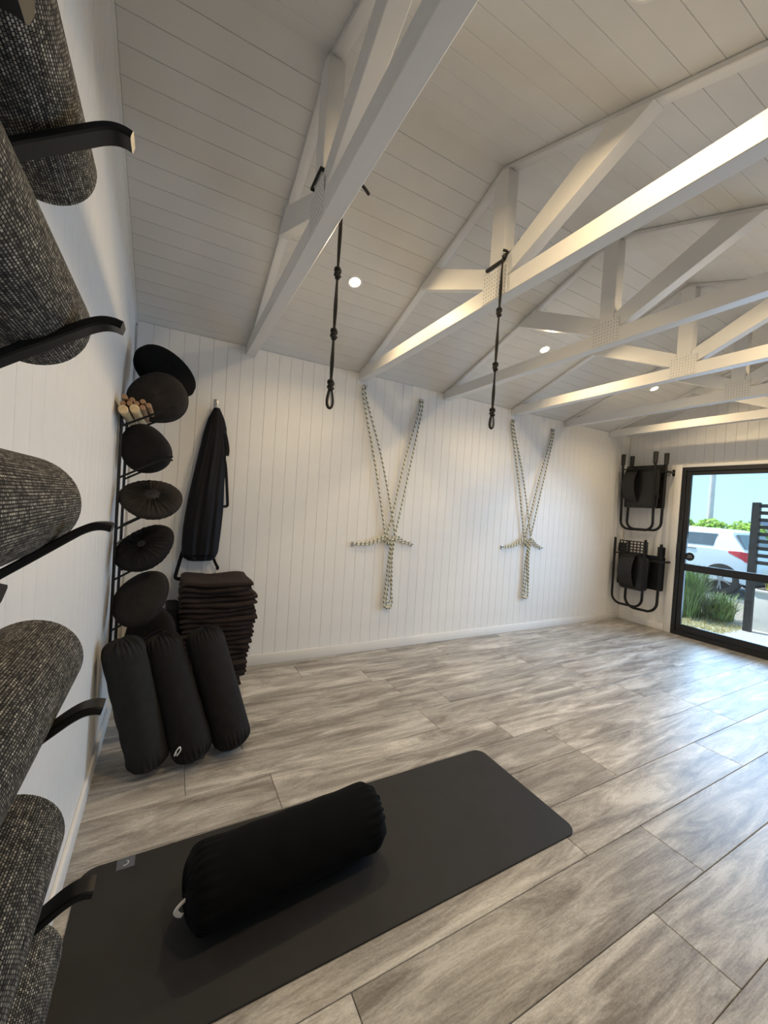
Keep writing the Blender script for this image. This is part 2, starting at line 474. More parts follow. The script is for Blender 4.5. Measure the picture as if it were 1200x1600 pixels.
def skirting(name, lo, hi, label): return tag(box(name, lo, hi, 'trim_paint', None, .004, 2), label, None, None, 'structure')
skirting('baseboard_back', (.016, -.013, 0), (XR-.016, 0, .085), 'low white baseboard along the rope wall')
skirting('baseboard_left', (XL, YF, 0), (XL+.014, 0, .085), 'low white baseboard below the racks')
skirting('baseboard_right', (XR-.013, -.585, 0), (XR, 0, .085), 'low white baseboard beside the door')
def rake_trim(name, x0, x1, label):
    bm = bmesh.new()
    for ya, yb in ((0, YR), (YR, YF)):
        p = [(ya, ceil_z(ya)), (yb, ceil_z(yb))]
        v = []
        for y, z in p:
            v.append([bm.verts.new(q) for q in ((x0, y, z-.026), (x1, y, z-.026), (x1, y, z), (x0, y, z))])
        for k in range(4): bm.faces.new((v[0][k], v[0][(k+1) % 4], v[1][(k+1) % 4], v[1][k]))
        bm.faces.new(v[0]); bm.faces.new(v[1][::-1])
    bmesh.ops.recalc_face_normals(bm, faces=bm.faces)
    return tag(bm_obj(name, bm, 'trim_paint', None, False), label, None, None, 'structure')
rake_trim('trim_1', XL, .0, 'thin white cover strip where the rack wall meets the ceiling')
rake_trim('trim_2', XR-.012, XR, 'thin white cover strip above the door wall')

# ---- sliding door
def trim_box(n, lo, hi, l): return tag(box(n, lo, hi, 'trim_paint', None, .003, 2), l, None, None, 'structure')
trim_box('trim_3', (XR-.022, DY0, 0), (XR, DY0+.075, DZ+.035), 'white timber jamb trim beside the black door frame')
trim_box('trim_4', (XR-.022, DY1-.075, DZ), (XR, DY0, DZ+.035), 'white timber head trim over the black door frame')
door = tag(empty('door_1', (XR, (DY0+DY1)/2, 0)), 'black aluminium glazed sliding door with a mid rail', None, None, 'structure')
fx0, fx1 = XR-.015, XR+.085
box('jamb', (fx0, DY0-.045, 0), (fx1, DY0, DZ), 'black_aluminium', door, .003)
box('jamb', (fx0, DY1, 0), (fx1, DY1+.045, DZ), 'black_aluminium', door, .003)
box('head', (fx0, DY1+.045, DZ-.05), (fx1, DY0-.045, DZ), 'black_aluminium', door, .003)
box('sill', (fx0, DY1+.045, 0), (fx1, DY0-.045, .055), 'black_aluminium', door, .003)
def leaf(ya, yb, xa, xb):
    lf = empty('door_leaf', (0, 0, 0), door)
    lw = .052
    box('stile', (xa, ya-lw, .055), (xb, ya, DZ-.05), 'black_aluminium', lf, .003)
    box('stile', (xa, yb, .055), (xb, yb+lw, DZ-.05), 'black_aluminium', lf, .003)
    box('rail', (xa, yb+lw, DZ-.095), (xb, ya-lw, DZ-.05), 'black_aluminium', lf, .003)
    box('rail', (xa, yb+lw, .055), (xb, ya-lw, .135), 'black_aluminium', lf, .003)
    box('rail', (xa, yb+lw, .79), (xb, ya-lw, .875), 'black_aluminium', lf, .003)
    xm = (xa+xb)/2
    p1 = box('pane', (xm-.003, yb+lw, .135), (xm+.003, ya-lw, .79), 'door_glass', lf, 0)
    p2 = box('pane', (xm-.003, yb+lw, .875), (xm+.003, ya-lw, DZ-.095), 'door_glass', lf, 0)
    return lf
leaf(DY0-.045, -1.72, XR+.0, XR+.034)
leaf(-1.67, DY1+.045, XR+.040, XR+.074)
h = box('handle', (XR-.028, DY0-.045-.005, .93), (XR-.0, DY0-.005, 1.12), 'black_aluminium', door, .006, 2)
stk = empty('warning_sticker', (XR+.012, -.80, .965))
tag(stk, 'round black sticker on the door glass above the mid rail', 'sticker')
bm = bmesh.new(); add_lathe(bm, [(.001, 0), (.050, 0), (.050, .0006), (.001, .0006)], 36, orient((XR+.0135, -.80, .965), (-1, 0, 0), (0, -1, 0)), None, False)
bm_obj('disc', bm, 'plastic_black', stk, False)
box('printed_line', (XR+.0118, -.820, .974), (XR+.0127, -.780, .981), 'logo_pale', stk, 0)
box('printed_line', (XR+.0118, -.828, .954), (XR+.0127, -.772, .960), 'logo_pale', stk, 0)

# ------------------------------------------------------------------ roof trusses
TX = [.745, 1.695, 2.62, 3.55, 4.43, 5.32]
TT = .035
TLAB = ['roof truss nearest the mat rack, tie beam overhead, black cord tied on',
        'second roof truss from the mat rack, warm lit, black cord on its king post',
        'third roof truss from the mat rack, grey shaded face beyond the second cord',
        'fourth roof truss from the mat rack, warm lit lower beam',
        'fifth roof truss from the mat rack, shaded, between the two last lit beams',
        'last roof truss, closest to the glazed door']
def prism_yz(bm, x0, x1, poly):
    A = [bm.verts.new((x0, y, z)) for y, z in poly]; B_ = [bm.verts.new((x1, y, z)) for y, z in poly]
    n = len(poly)
    for i in range(n): bm.faces.new((A[i], A[(i+1) % n], B_[(i+1) % n], B_[i]))
    bm.faces.new(A[::-1]); bm.faces.new(B_)
    bmesh.ops.recalc_face_normals(bm, faces=bm.faces)
def prism_part(name, x0, x1, poly, mat, root):
    bm = bmesh.new(); prism_yz(bm, x0, x1, poly)
    bmesh.ops.bevel(bm, geom=list(bm.edges), offset=.0025, segments=1, affect='EDGES')
    return bm_obj(name, bm, mat, root)
RP = .024   # rafter shows this far below the boards
TZ0, TZ1 = 2.432, 2.522
holes_me = None
def truss(x, label):
    global holes_me
    t = empty('roof_truss', (x, YR, TZ0)); tag(t, label, 'roof truss', 'white roof trusses')
    a, b = x-TT, x+TT
    YE = -3.60
    prism_part('tie_beam', a, b, [(-.001, TZ0), (-.001, EZ-.01), (-.06, TZ1), (YE+.1, TZ1), (YE, TZ1-.10), (YE, TZ0)] if False else
               [(-.001, TZ0), (-.001, EZ-.006), (-.055, TZ1-.002), (-3.26, TZ1-.002), (-3.50, TZ0)], 'timber_paint', t)
    for sg in (1, -1):
        y0 = YR; ye = -.06 if sg > 0 else -3.24
        zz = lambda y: RZ - SL*abs(y-YR)
        prism_part('rafter', a+.012, b-.012, [(y0, zz(y0)-RP), (y0, zz(y0)-.001), (ye, zz(ye)-.001), (ye, zz(ye)-RP)], 'timber_paint', t)
    prism_part('king_post', a, b, [(YR-.048, TZ1), (YR-.048, RZ-RP-.018), (YR, RZ-RP), (YR+.048, RZ-RP-.018), (YR+.048, TZ1)], 'timber_paint', t)
    for sg in (1, -1):
        p0 = Vector((YR + sg*.048, TZ1+.012)); p1 = Vector((YR + sg*.74, RZ - SL*.74 - RP + .004))
        d = (p1-p0).normalized(); n = Vector((-d.y, d.x))
        if n.y < 0: n = -n
        top0 = p0 + n*.072
        yk = YR + sg*.048
        # strut trimmed against king post, tie and rafter
        zz = lambda y: RZ - SL*abs(y-YR) - RP
        q1 = p1 - n*.0; q2 = p1 + n*.0
        up = d*.10
        e_lo = Vector((p1.x, zz(p1.x))); yy = p1.x - sg*.165; e_hi = Vector((yy, zz(yy)))
        prism_part('strut', a+.003, b-.003, [(yk, TZ1), (yk, TZ1+.092), (e_hi.x, e_hi.y), (e_lo.x, e_lo.y), (yk+sg*.03, TZ1)], 'timber_paint', t)
    for s_, xf in ((-1, a), (1, b)):
        pl = box('nail_plate', (xf-(.0025 if s_ < 0 else 0), YR-.085, TZ0+.006), (xf+(.0025 if s_ > 0 else 0), YR+.085, TZ0+.15), 'nail_plate_steel', t, 0)
        bm = bmesh.new()
        for i in range(9):
            for j in range(7):
                add_box(bm, (xf+s_*.0026, YR-.074+i*.0185, TZ0+.018+j*.020), (.0008, .0030, .0075))
        bm_obj('punched_slots', bm, 'nail_hole', pl, False)
    return t
trusses = [truss(x, l) for x, l in zip(TX, TLAB)]

# ------------------------------------------------------------------ downlights
def downlight(x, y, label):
    back = y > YR
    z = ceil_z(y)
    n = Vector((0, -SL, -1)).normalized() if back else Vector((0, SL, -1)).normalized()
    root = empty('downlight', (x, y, z)); tag(root, label, 'ceiling light', 'recessed ceiling downlights')
    m4 = orient((x, y, z), n)
    bm = bmesh.new(); add_lathe(bm, [(.036, -.002), (.036, .002), (.040, .0045), (.048, .004), (.052, -.002)], 36, m4, None, False)
    bm_obj('trim_ring', bm, 'trim_paint', root)
    bm = bmesh.new(); add_lathe(bm, [(.0005, .0012), (.036, .0012)], 36, m4, None, False)
    bm_obj('lens', bm, 'lamp_lens', root)
    ld = bpy.data.lights.new('downlight_lamp', 'AREA'); ld.shape = 'DISK'; ld.size = .075; ld.energy = LAMP_W; ld.color = LAMP_COL; ld.spread = R(160)
    lo = bpy.data.objects.new('downlight_lamp', ld); COL.objects.link(lo); lo.parent = root
    lo.location = n*.008
    lo.rotation_euler = n.to_track_quat('-Z', 'Y').to_euler()
for x, y, l in ((1.247, -.79, 'lit downlight in the back ceiling slope beside the first hanging cord'),
                (3.06, -.79, 'lit downlight above the third truss beam, middle one over the rope wall'),
                (4.79, -.79, 'lit downlight furthest away, near the last trusses'),
                (1.307, -2.565, 'lit downlight at the top edge, on the near ceiling slope'),
                (3.06, -2.565, 'downlight on the near ceiling slope level with the middle trusses'),
                (4.79, -2.565, 'downlight on the near ceiling slope towards the glazed door')):
    downlight(x, y, l)

# ------------------------------------------------------------------ rolled woven mats on their rack
RY0, RY1 = -2.985, -2.56
TIPS = [1.838, 1.583, 1.306, 1.052, .793, .532]
rack = empty('mat_rack', (0, (RY0+RY1)/2, .30)); tag(rack, 'black metal wall rack with upturned arms carrying the rolled woven mats', 'rack')
for y in (RY0, RY1): box('rail', (XL, y-.02, .30), (XL+.006, y+.02, 2.05), 'black_metal', rack, .002)
def mat_arm(y, zt):
    # flat bar rising from the wall, levelling and dipping at its rounded tip
    cl = spline([(XL+.003, 0, zt-.136), (.062, 0, zt-.082), (.10, 0, zt-.0545), (.135, 0, zt-.0290), (.152, 0, zt-.0172), (.166, 0, zt-.0108), (.178, 0, zt-.0098), (.187, 0, zt-.0120)], 5)
    bm = bmesh.new(); hw = .016; th = .0055; rings = []
    fr = []
    for i, p in enumerate(cl):
        a = cl[max(0, i-1)]; b = cl[min(len(cl)-1, i+1)]; t = (b-a).normalized(); n = Vector((-t.z, 0, t.x))
        rings.append([bm.verts.new(p + Vector((0, y, 0)) + n*s*th + Vector((0, q*hw, 0))) for s, q in ((-1, -.85), (-1, .85), (-.6, 1), (.6, 1), (1, .85), (1, -.85), (.6, -1), (-.6, -1))])
    for A, B_ in zip(rings, rings[1:]):
        for k in range(8): bm.faces.new((A[k], A[(k+1) % 8], B_[(k+1) % 8], B_[k]))
    bm.faces.new(rings[0]); bm.faces.new(rings[-1][::-1]); bmesh.ops.recalc_face_normals(bm, faces=bm.faces)
    return bm_obj('arm', bm, 'black_metal', rack)
for zt in TIPS:
    for y in (RY0, RY1): mat_arm(y, zt)
def rolled_mat(zc, r, ye, L, label, xc=None, ph=0):
    bm = bmesh.new(); uvl = bm.loops.layers.uv.verify()
    th = .0062; turns = 3.6; n = 150
    xc = xc or r + .006
    P = []
    for i in range(n+1):
        a = 2*PI*turns*i/n; rr = r - th/2 - th*1.06*a/(2*PI)
        P.append((rr, -a + ph))
    ca = [0]
    for i in range(1, n+1): ca.append(ca[-1] + P[i][0]*2*PI*turns/n)
    rows = []
    for i, (rr, a) in enumerate(P):
        row = []
        for s in (1, -1):
            q = rr + s*th/2*(.6 if i in (0, n) else 1)
            for y in (ye, ye-.004, ye-L+.004, ye-L):
                qq = q - s*(.0012 if y in (ye, ye-L) else 0)
                row.append(bm.verts.new((xc + qq*math.cos(a), y, zc + qq*math.sin(a))))
        rows.append(row)
    ysv = (0, .004, L-.004, L)
    for i in range(n):
        A, B_ = rows[i], rows[i+1]
        for s in (0, 4):
            for k in range(3):
                f = bm.faces.new((A[s+k], A[s+k+1], B_[s+k+1], B_[s+k]))
                for l, (uu, vv) in zip(f.loops, ((ca[i], ysv[k]), (ca[i], ysv[k+1]), (ca[i+1], ysv[k+1]), (ca[i+1], ysv[k]))): l[uvl].uv = (uu, vv)
        for k in (0, 3):
            f = bm.faces.new((A[k], B_[k], B_[4+k], A[4+k]))
            for l, (uu, vv) in zip(f.loops, ((ca[i], 0), (ca[i+1], 0), (ca[i+1], .006), (ca[i], .006))): l[uvl].uv = (uu, vv)
    for row in (rows[0], rows[-1]):
        for k in range(3):
            f = bm.faces.new((row[k], row[k+1], row[5+k], row[4+k]))
    bmesh.ops.recalc_face_normals(bm, faces=bm.faces)
    o = bm_obj('rolled_mat', bm, 'woven_mat', None)
    return tag(o, label, 'yoga mat', 'rolled woven mats on the wall rack')
rolled_mat(1.848, .068, -2.413, .62, 'dark flecked woven mat roll, topmost on the rack', .061, 2.6)
rolled_mat(1.590, .072, -2.460, .62, 'dark flecked woven mat roll, second from the top of the rack', .067, 2.6)
rolled_mat(1.3175, .0725, -2.467, .62, 'grey flecked woven mat roll at eye level, third from the top', .067, 2.9)
rolled_mat(1.048, .074, -2.372, .66, 'flecked woven mat roll, fourth from the top, ending furthest out', .064, 2.9)
rolled_mat(.824, .0745, -2.485, .62, 'flecked woven mat roll, second from the bottom, above the lowest arm', .068, 3.1)
rolled_mat(.555, .070, -2.40, .62, 'flecked woven mat roll in the bottom corner, lowest on the rack', .064, 3.1)

# ------------------------------------------------------------------ cushion rack and cushions
CY0, CY1 = -.77, -.50
crack = empty('cushion_rack', (0, (CY0+CY1)/2, .44)); tag(crack, 'thin black wire rack in the corner holding round cushions', 'rack')
for y in (CY0, CY1): tube('upright', [(.014, y, .44), (.014, y, 1.76)], .0075, 'black_metal', crack, seg=8)
for z in (1.669, 1.402, 1.136, .870, .604, .452):
    for y in (CY0, CY1):
        pts = spline([(.014, y, z), (.08, y, z+.040), (.16, y, z+.088), (.215, y, z+.122), (.238, y, z+.134), (.256, y, z+.136)], 4)
        tube('arm', pts, .0055, 'black_metal', crack, seg=8)
for z in (1.70, 1.05, .47): tube('cross_bar', [(.014, CY0, z), (.014, CY1, z)], .005, 'black_metal', crack, seg=8)

def cushion(c, r, half, nrm, label, mat='cotton_brown', pleat=.006, npl=34, patch=0, squash=1.0, power=2.4, xdir=(1, 0, 0), group='round meditation cushions on the corner rack', smoothface=False):
    m4 = orient(c, nrm, xdir)
    root = empty('cushion', c); tag(root, label, 'cushion', group)
    prof = []
    nz = 26
    for i in range(nz+1):
        a = -PI/2 + PI*i/nz
        cr = max(abs(math.cos(a)), 1e-4); sr = math.sin(a)
        prof.append((r*cr**(2/power), half*math.copysign(abs(sr)**(2/power*.95), sr)))
    prof[0] = (.006, prof[0][1]); prof[-1] = (.006, prof[-1][1])
    rnd = random.Random(label)
    phs = [rnd.random()*6.28 for _ in range(5)]
    def fn(t, rr, z, i):
        q = rr/r
        w = math.sin(npl*t+phs[0]+.9*math.sin(3*t+phs[1])) + .5*math.sin(npl*.5*t+phs[2])
        amp = pleat*min(1, q*3)*(1.15-q) if not smoothface else pleat*.25*max(0, q-.55)
        lump = .008*math.sin(2*t+phs[3])*q + .005*math.sin(3*t+phs[4])*q
        dz = math.copysign(1, z)*(w*amp - (.012*math.exp(-(q/.16)**2) if not smoothface else 0))
        return (rr + lump)*1.0, z*(1+.06*math.sin(t+phs[1])) + dz
    def fn2(t, rr, z, i):
        a, b = fn(t, rr, z, i)
        return a*(1 if squash == 1 else math.sqrt((math.cos(t))**2+(squash*math.sin(t))**2)), b
    bm = bmesh.new(); add_lathe(bm, prof, 136 if not smoothface else 96, m4, fn2)
    bm_obj('cover', bm, mat, root)
    bm = bmesh.new()
    ring = [m4 @ Vector((r*1.0*math.cos(t)*(1), r*math.sin(t)*squash, 0)) for t in [2*PI*k/72 for k in range(72)]]
    ring = []
    for k in range(72):
        t = 2*PI*k/72; rr, zz = fn2(t, r, 0, 0)
        ring.append(m4 @ Vector(((rr+.001)*math.cos(t), (rr+.001)*math.sin(t), 0)))
    add_tube(bm, ring, .0028, 6, True); bm_obj('piping', bm, mat, root)
    if patch:
        bm = bmesh.new(); zt = half-.003
        add_lathe(bm, [(.001, zt+.004), (patch*.8, zt+.004), (patch, zt), (patch, zt-.02)], 40, m4 @ Matrix.Diagonal((1, 1, 1, 1)), None, False)
        pb = bm_obj('centre_patch', bm, 'patch_dark', root)
        bm = bmesh.new(); add_lathe(bm, [(.001, zt+.008), (.007, zt+.006), (.008, zt+.003)], 16, m4, None, False)
        bm_obj('button', bm, 'black_metal', pb)
    return root
cushion((.190, -.36, 2.095), .190, .065, (.50, -.68, .55), 'black velvet cushion leaning in the corner, highest of the pile', 'velvet_black', .003, 30, 0, 1, 2.8, smoothface=True)
cushion((.165, -.52, 1.890), .160, .085, (-.10, -1, .05), 'grey-brown cushion behind the wooden sticks, second from the top', 'cotton_brown', .010, 44, 0, .88, 3.2, smoothface=True)
cushion((.122, -.66, 1.572), .126, .070, (-.10, -1, -.05), 'plump brown-black cushion with a plain face, just below the wooden sticks', 'cotton_black', .006, 40, 0, 1, 3.4, smoothface=True)
cushion((.166, -.755, 1.303), .152, .036, (-.05, -.62, .78), 'pleated cushion lying flat at eye level, with a buttoned dark centre patch', 'cotton_brown', .0075, 34, .046)
cushion((.147, -.755, 1.037), .144, .045, (-.42, -.66, .62), 'pleated cushion tilted below eye level, gathered to its centre', 'cotton_black', .0075, 30, .020)
cushion((.142, -.775, .768), .146, .050, (-.50, -.70, .50), 'plain oval cushion tilted steeply above the standing bolsters', 'cotton_brown', .004, 30, 0, 1, 2.6, smoothface=True)
cushion((.190, -.66, .535), .145, .055, (-.45, -.75, .48), 'lowest cushion on the corner rack, half hidden by the standing bolsters', 'cotton_black', .004, 30, 0, 1, 2.6, smoothface=True)

# wooden sticks on the top arms
def stick(x, z, r, y0, L, mat, label, i):
    bm = bmesh.new()
    add_lathe(bm, [(r*.82, 0), (r, r*.2), (r, L-.004), (r*.8, L)], 20, orient((x, y0, z), (0.02, 1, -.015)))
    o = bm_obj('massage_stick', bm, mat, None)
    return tag(o, label, 'wooden stick', 'wooden sticks lying on the corner rack')
stick(.030, 1.735, .0215, -.90, .46, 'wood_pale', 'pale thick wooden stick lying closest to the wall on the corner rack', 0)
stick(.076, 1.748, .0215, -.89, .46, 'wood_pale', 'pale thick wooden stick, second from the wall on the corner rack', 1)
SL_ = ['thin brown stick in the top row of sticks, nearest the wall', 'thin brown stick tucked above the pale stick at the wall', 'thin brown stick, second in the top row of sticks',
       'thin brown stick in the middle of the stick pile', 'thin brown stick, right of the middle in the stick pile', 'thin brown stick, highest at the right of the pile',
       'thin brown stick resting right beside the second pale stick', 'thin brown stick at the right end of the stick pile']
for i, (x, z) in enumerate(((.028, 1.806), (.024, 1.772), (.060, 1.800), (.052, 1.776), (.080, 1.782), (.106, 1.799), (.108, 1.765), (.134, 1.782))):
    stick(x, z, .0125, -.86 + .012*(i % 3), .44, 'wood_brown', SL_[i], i)

# ------------------------------------------------------------------ bolsters
def bolster(p0, p1, r, label, mat, tagside=None, group=None, seg=96, gather=True, dome=.42, strap=None, lump=.0):
    p0, p1 = Vector(p0), Vector(p1); d = p1-p0; L = d.length
    root = empty('bolster', p0); tag(root, label, 'bolster', group)
    m4 = orient(p0, d, (1, 0, 0))
    prof = []; dz = r*dome; n = 12
    for i in range(n+1):
        a = PI/2*i/n; prof.append((max(.008, r*math.sin(a)**.72), dz*(1-math.cos(a))))
    for k in range(1, 24): prof.append((r*(1+.012*math.sin(PI*k/24)), dz+(L-2*dz)*k/24))
    for i in range(n+1):
        a = PI/2*(1-i/n); prof.append((max(.008, r*math.sin(a)**.72), L-dz*(1-math.cos(a))))
    rnd = random.Random(label); ph = [rnd.random()*6 for _ in range(6)]
    def fn(t, rr, z, i):
        end = max(0, 1-min(z, L-z)/(r*1.0))
        w = math.sin(26*t+ph[0]+math.sin(2*t+ph[1])) + .5*math.sin(15*t+ph[2])
        am = (.0062 if gather else .0040)*end*min(1, rr/(r*.35))
        wr = .0016*math.sin(34*z/L+3*math.sin(t*2+ph[3]))*math.sin(t*3+ph[4])
        lm = lump*math.sin(2*t+ph[5])*math.sin(PI*z/L)
        return rr + w*am + wr + lm, z + (w*.003*end if rr < r*.9 else 0)
    bm = bmesh.new(); add_lathe(bm, prof, seg, m4, fn); bm_obj('cover', bm, mat, root)
    if gather:
        bm = bmesh.new(); pts = [(math.cos(t)*.018, math.sin(t)*.018, L-.004+.003*math.sin(3*t)) for t in [2*PI*k/24 for k in range(24)]]
        add_tube(bm, [m4 @ Vector(p) for p in pts], .004, 6, True)
        add_tube(bm, [m4 @ Vector(p) for p in spline([(.018, 0, L-.003), (.026, .008, L+.006), (.040, .004, L-.002), (.052, -.004, L-.014)], 5)], .0028, 6)
        bm_obj('drawstring', bm, 'cord_black', root)
    return root, m4
SG = 'bolsters standing in the corner'
bolster((.236, -1.095, .024), (.080, -1.015, .636), .090, 'charcoal bolster standing on end against the wall', 'cotton_charcoal', None, SG, 120, True, .85)
b2, m4b = bolster((.430, -1.105, .024), (.236, -.925, .612), .094, 'black bolster standing on end between two others, white tag low on it', 'cotton_black', None, SG, 120, True, .85)
bolster((.618, -1.075, .024), (.440, -.885, .618), .095, 'black bolster standing on end in front of the folded blankets', 'cotton_black', None, SG, 120, True, .85)
def ribbon_loop(name, pts, wdt, th, mat, root):
    bm = bmesh.new(); add_tube(bm, pts, 1, 8, False, sx=wdt, sy=th); return bm_obj(name, bm, mat, root)
ribbon_loop('tag', spline([(.338, -1.150, .105), (.330, -1.178, .110), (.336, -1.186, .135), (.350, -1.184, .150), (.354, -1.176, .128), (.340, -1.172, .104)], 5), .003, .003, 'tag_white', b2)

mat_top = .006
bm = bmesh.new()
def rounded_rect(x0, x1, y0, y1, r, n=8):
    out = []
    for cx, cy, a0 in ((x1-r, y1-r, 0), (x0+r, y1-r, PI/2), (x0+r, y0+r, PI), (x1-r, y0+r, 1.5*PI)):
        for k in range(n+1):
            a = a0 + PI/2*k/n; out.append((cx+r*math.cos(a), cy+r*math.sin(a)))
    return out
pl = rounded_rect(.040, 1.865, -2.190, -1.568, .055)
rings = [[bm.verts.new((x, y, z)) for x, y in pl] for z in (0, .0045)]
pl2 = rounded_rect(.0415, 1.8635, -2.1885, -1.5695, .0535)
rings.append([bm.verts.new((x, y, mat_top)) for x, y in pl2])
for A, B_ in zip(rings, rings[1:]):
    for k in range(len(A)): bm.faces.new((A[k], A[(k+1) % len(A)], B_[(k+1) % len(A)], B_[k]))
bm.faces.new(rings[-1]); bm.faces.new(rings[0][::-1])
ymat = tag(bm_obj('yoga_mat', bm, 'mat_rubber', None), 'black rubber yoga mat unrolled on the plank floor', 'yoga mat')
lb = box('maker_label', (.150, -1.618, mat_top-.001), (.206, -1.572, mat_top+.0006), 'tag_grey', ymat, 0)
lg = bmesh.new()
add_tube(lg, [(.170, -1.604, mat_top+.0008), (.180, -1.604, mat_top+.0008), (.186, -1.598, mat_top+.0008), (.186, -1.590, mat_top+.0008), (.180, -1.586, mat_top+.0008)], .0022, 6, sx=.2)
bm_obj('printed_mark', lg, 'logo_pale', lb)

fb, m4f = bolster((.350, -1.925, .122), (1.042, -1.872, .122), .116, 'black velvet bolster lying across the unrolled yoga mat', 'velvet_black', None, None, 128, False, .50, None, .004)
ribbon_loop('tag', spline([(.352, -1.962, .136), (.338, -1.970, .134), (.328, -1.970, .120), (.334, -1.967, .104), (.346, -1.964, .094)], 5), .0075, .002, 'tag_white', fb)

# ------------------------------------------------------------------ folded blankets
def blanket(z0, th, x0, x1, y0, y1, label, seed, sag=0):
    rnd = random.Random(seed); bm = bmesh.new()
    nx = 22; rows = []
    layers = 1
    prof = []                       # closed (y,z) outline: front edge has one lobe for each fold
    hl = 1/layers
    for k in range(layers):
        for j in range(7):
            a = -PI/2 + PI*j/6
            prof.append((-1, math.cos(a), (k+.5+.5*math.sin(a))*hl))
    for k in range(8): prof.append((None, (k+1)/9, 1))
    for j in range(7):
        a = PI/2 - PI*j/6; prof.append((1, math.cos(a), .5+.5*math.sin(a)))
    for k in range(8): prof.append((None, 1-(k+1)/9, 0))
    ph = [rnd.random()*6.28 for _ in range(8)]
    for i in range(nx+1):
        u = i/nx; ed = 1-abs(2*u-1)**10
        x = x0 + (x1-x0)*u
        ring = []
        for kind, a, zz in prof:
            rr = th*.5/layers
            if kind == -1: y = y0 + rr*1.4 - a*rr*1.4
            elif kind == 1: y = y1 - th*.5 + a*th*.5
            else: y = y0 + .02 + (y1-y0-.04)*a
            v = (y-y0)/(y1-y0)
            yw = .008*math.sin(3.1*u*2+ph[0]) + .005*math.sin(9*u+ph[1]) + .003*math.sin(17*u+ph[2])
            q = .5 + (zz-.5)*(.55+.45*ed)
            z = z0 + th*q + .0035*math.sin(5*u+ph[3])*(1-v) + .002*math.sin(11*u+ph[4]+4*v)
            s_ = math.exp(-((u-.42)/.30)**2)*(.55+.45*math.sin(PI*min(1, max(0, v))))
            z -= sag*s_ - sag*.45*(u > 0)*max(0, .22-u)/.22
            xx = x + .006*math.sin(6*v+ph[5])*(abs(2*u-1)**3) + (.5-u)*(1-ed)*0
            ring.append(bm.verts.new((xx, y + yw*(1-v), z)))
        rows.append(ring)
    n = len(prof)
    for A, B_ in zip(rows, rows[1:]):
        for k in range(n): bm.faces.new((A[k], A[(k+1) % n], B_[(k+1) % n], B_[k]))
    bm.faces.new(rows[0][::-1]); bm.faces.new(rows[-1])
    bmesh.ops.recalc_face_normals(bm, faces=bm.faces)
    o = bm_obj('blanket', bm, 'blanket_brown', None)
    return tag(o, label, 'blanket', 'folded brown blankets in the tall stack')
NB = 23; SH = .775; TH = SH/NB
ORD = ['topmost', 'second', 'third', 'fourth', 'fifth', 'sixth', 'seventh', 'eighth', 'ninth', 'tenth', 'eleventh', 'twelfth', 'thirteenth', 'fourteenth',
       'fifteenth', 'sixteenth', 'seventeenth', 'eighteenth', 'nineteenth', 'twentieth', 'twenty-first', 'twenty-second', 'lowest']
topb = None
for i in range(NB):
    k = NB-1-i; z = i*TH; f = i/(NB-1)
    rnd = random.Random(100+i)
    right = .735 + .075*min(1, f/.62) - (.035*max(0, (f-.85)/.15)) + rnd.uniform(-.010, .010)
    left = .345 + rnd.uniform(-.008, .008)
    front = -.455 + rnd.uniform(-.010, .010) + (.02 if f < .15 else 0)
    lab = 'folded brown blanket, %s in the tall stack%s' % (ORD[k] if k in (0, 22) else ORD[k]+' from the top', ', with a white tag' if k == 0 else '')
    sag = .020*max(0, (f-.45)/.55)**1.0
    b = blanket(z+.001, TH*1.0, left, right, front, -.05, lab, i, sag)
    if k == 0: topb = b
bm = bmesh.new(); add_box(bm, (.520, -.13, SH+.0005), (.050, .012, .002), Matrix.Rotation(R(-9), 3, 'Z')); bm_obj('tag', bm, 'tag_white', topb)
def dark_blanket():
    bm = bmesh.new()
    add_box(bm, (.300, -.27, .30), (.085, .30, .60), None, .022, 3)
    bmesh.ops.subdivide_edges(bm, edges=list(bm.edges), cuts=2, use_grid_fill=True)
    for v in bm.verts:
        v.co.x += .006*math.sin(v.co.z*40+v.co.y*9); v.co.y += .006*math.sin(v.co.z*60)
    o = bm_obj('rolled_blanket', bm, 'cotton_black', None)
    tag(o, 'black folded blanket standing upright between the blanket stack and the cushion rack', 'blanket')
dark_blanket()

# ------------------------------------------------------------------ hanging fabric on a hook
hook = empty('wall_hook', (.520, 0, 2.0)); tag(hook, 'small chrome wall hook at the top of the hanging black fabric', 'hook')
box('plate', (.505, -.006, 2.000), (.535, 0, 2.055), 'steel', hook, .004, 2)
tube('hook', spline([(.520, -.004, 2.035), (.520, -.030, 2.030), (.520, -.052, 2.008), (.520, -.050, 1.982), (.520, -.035, 1.975), (.520, -.022, 1.985)], 5), .005, 'steel', hook, seg=8)
def px(z, x): return x
sling = empty('hanging_sling', (.50, -.06, .84)); tag(sling, 'gathered black fabric sling hanging from a wall hook above the blankets', 'fabric sling')
secs = [(1.985, .503, .545), (1.955, .492, .560), (1.905, .470, .582), (1.845, .455, .598), (1.775, .440, .602), (1.690, .428, .602), (1.60, .412, .602), (1.50, .395, .600),
        (1.40, .378, .598), (1.30, .362, .600), (1.20, .350, .598), (1.10, .340, .594), (1.00, .338, .588), (.93, .340, .584), (.885, .350, .572), (.860, .385, .545)]
bm = bmesh.new(); seg = 72; rings = []
zs = []
for i in range(len(secs)-1):
    for k in range(4):
        t = k/4; zs.append(tuple(secs[i][j]*(1-t)+secs[i+1][j]*t for j in range(3)))
zs.append(secs[-1])
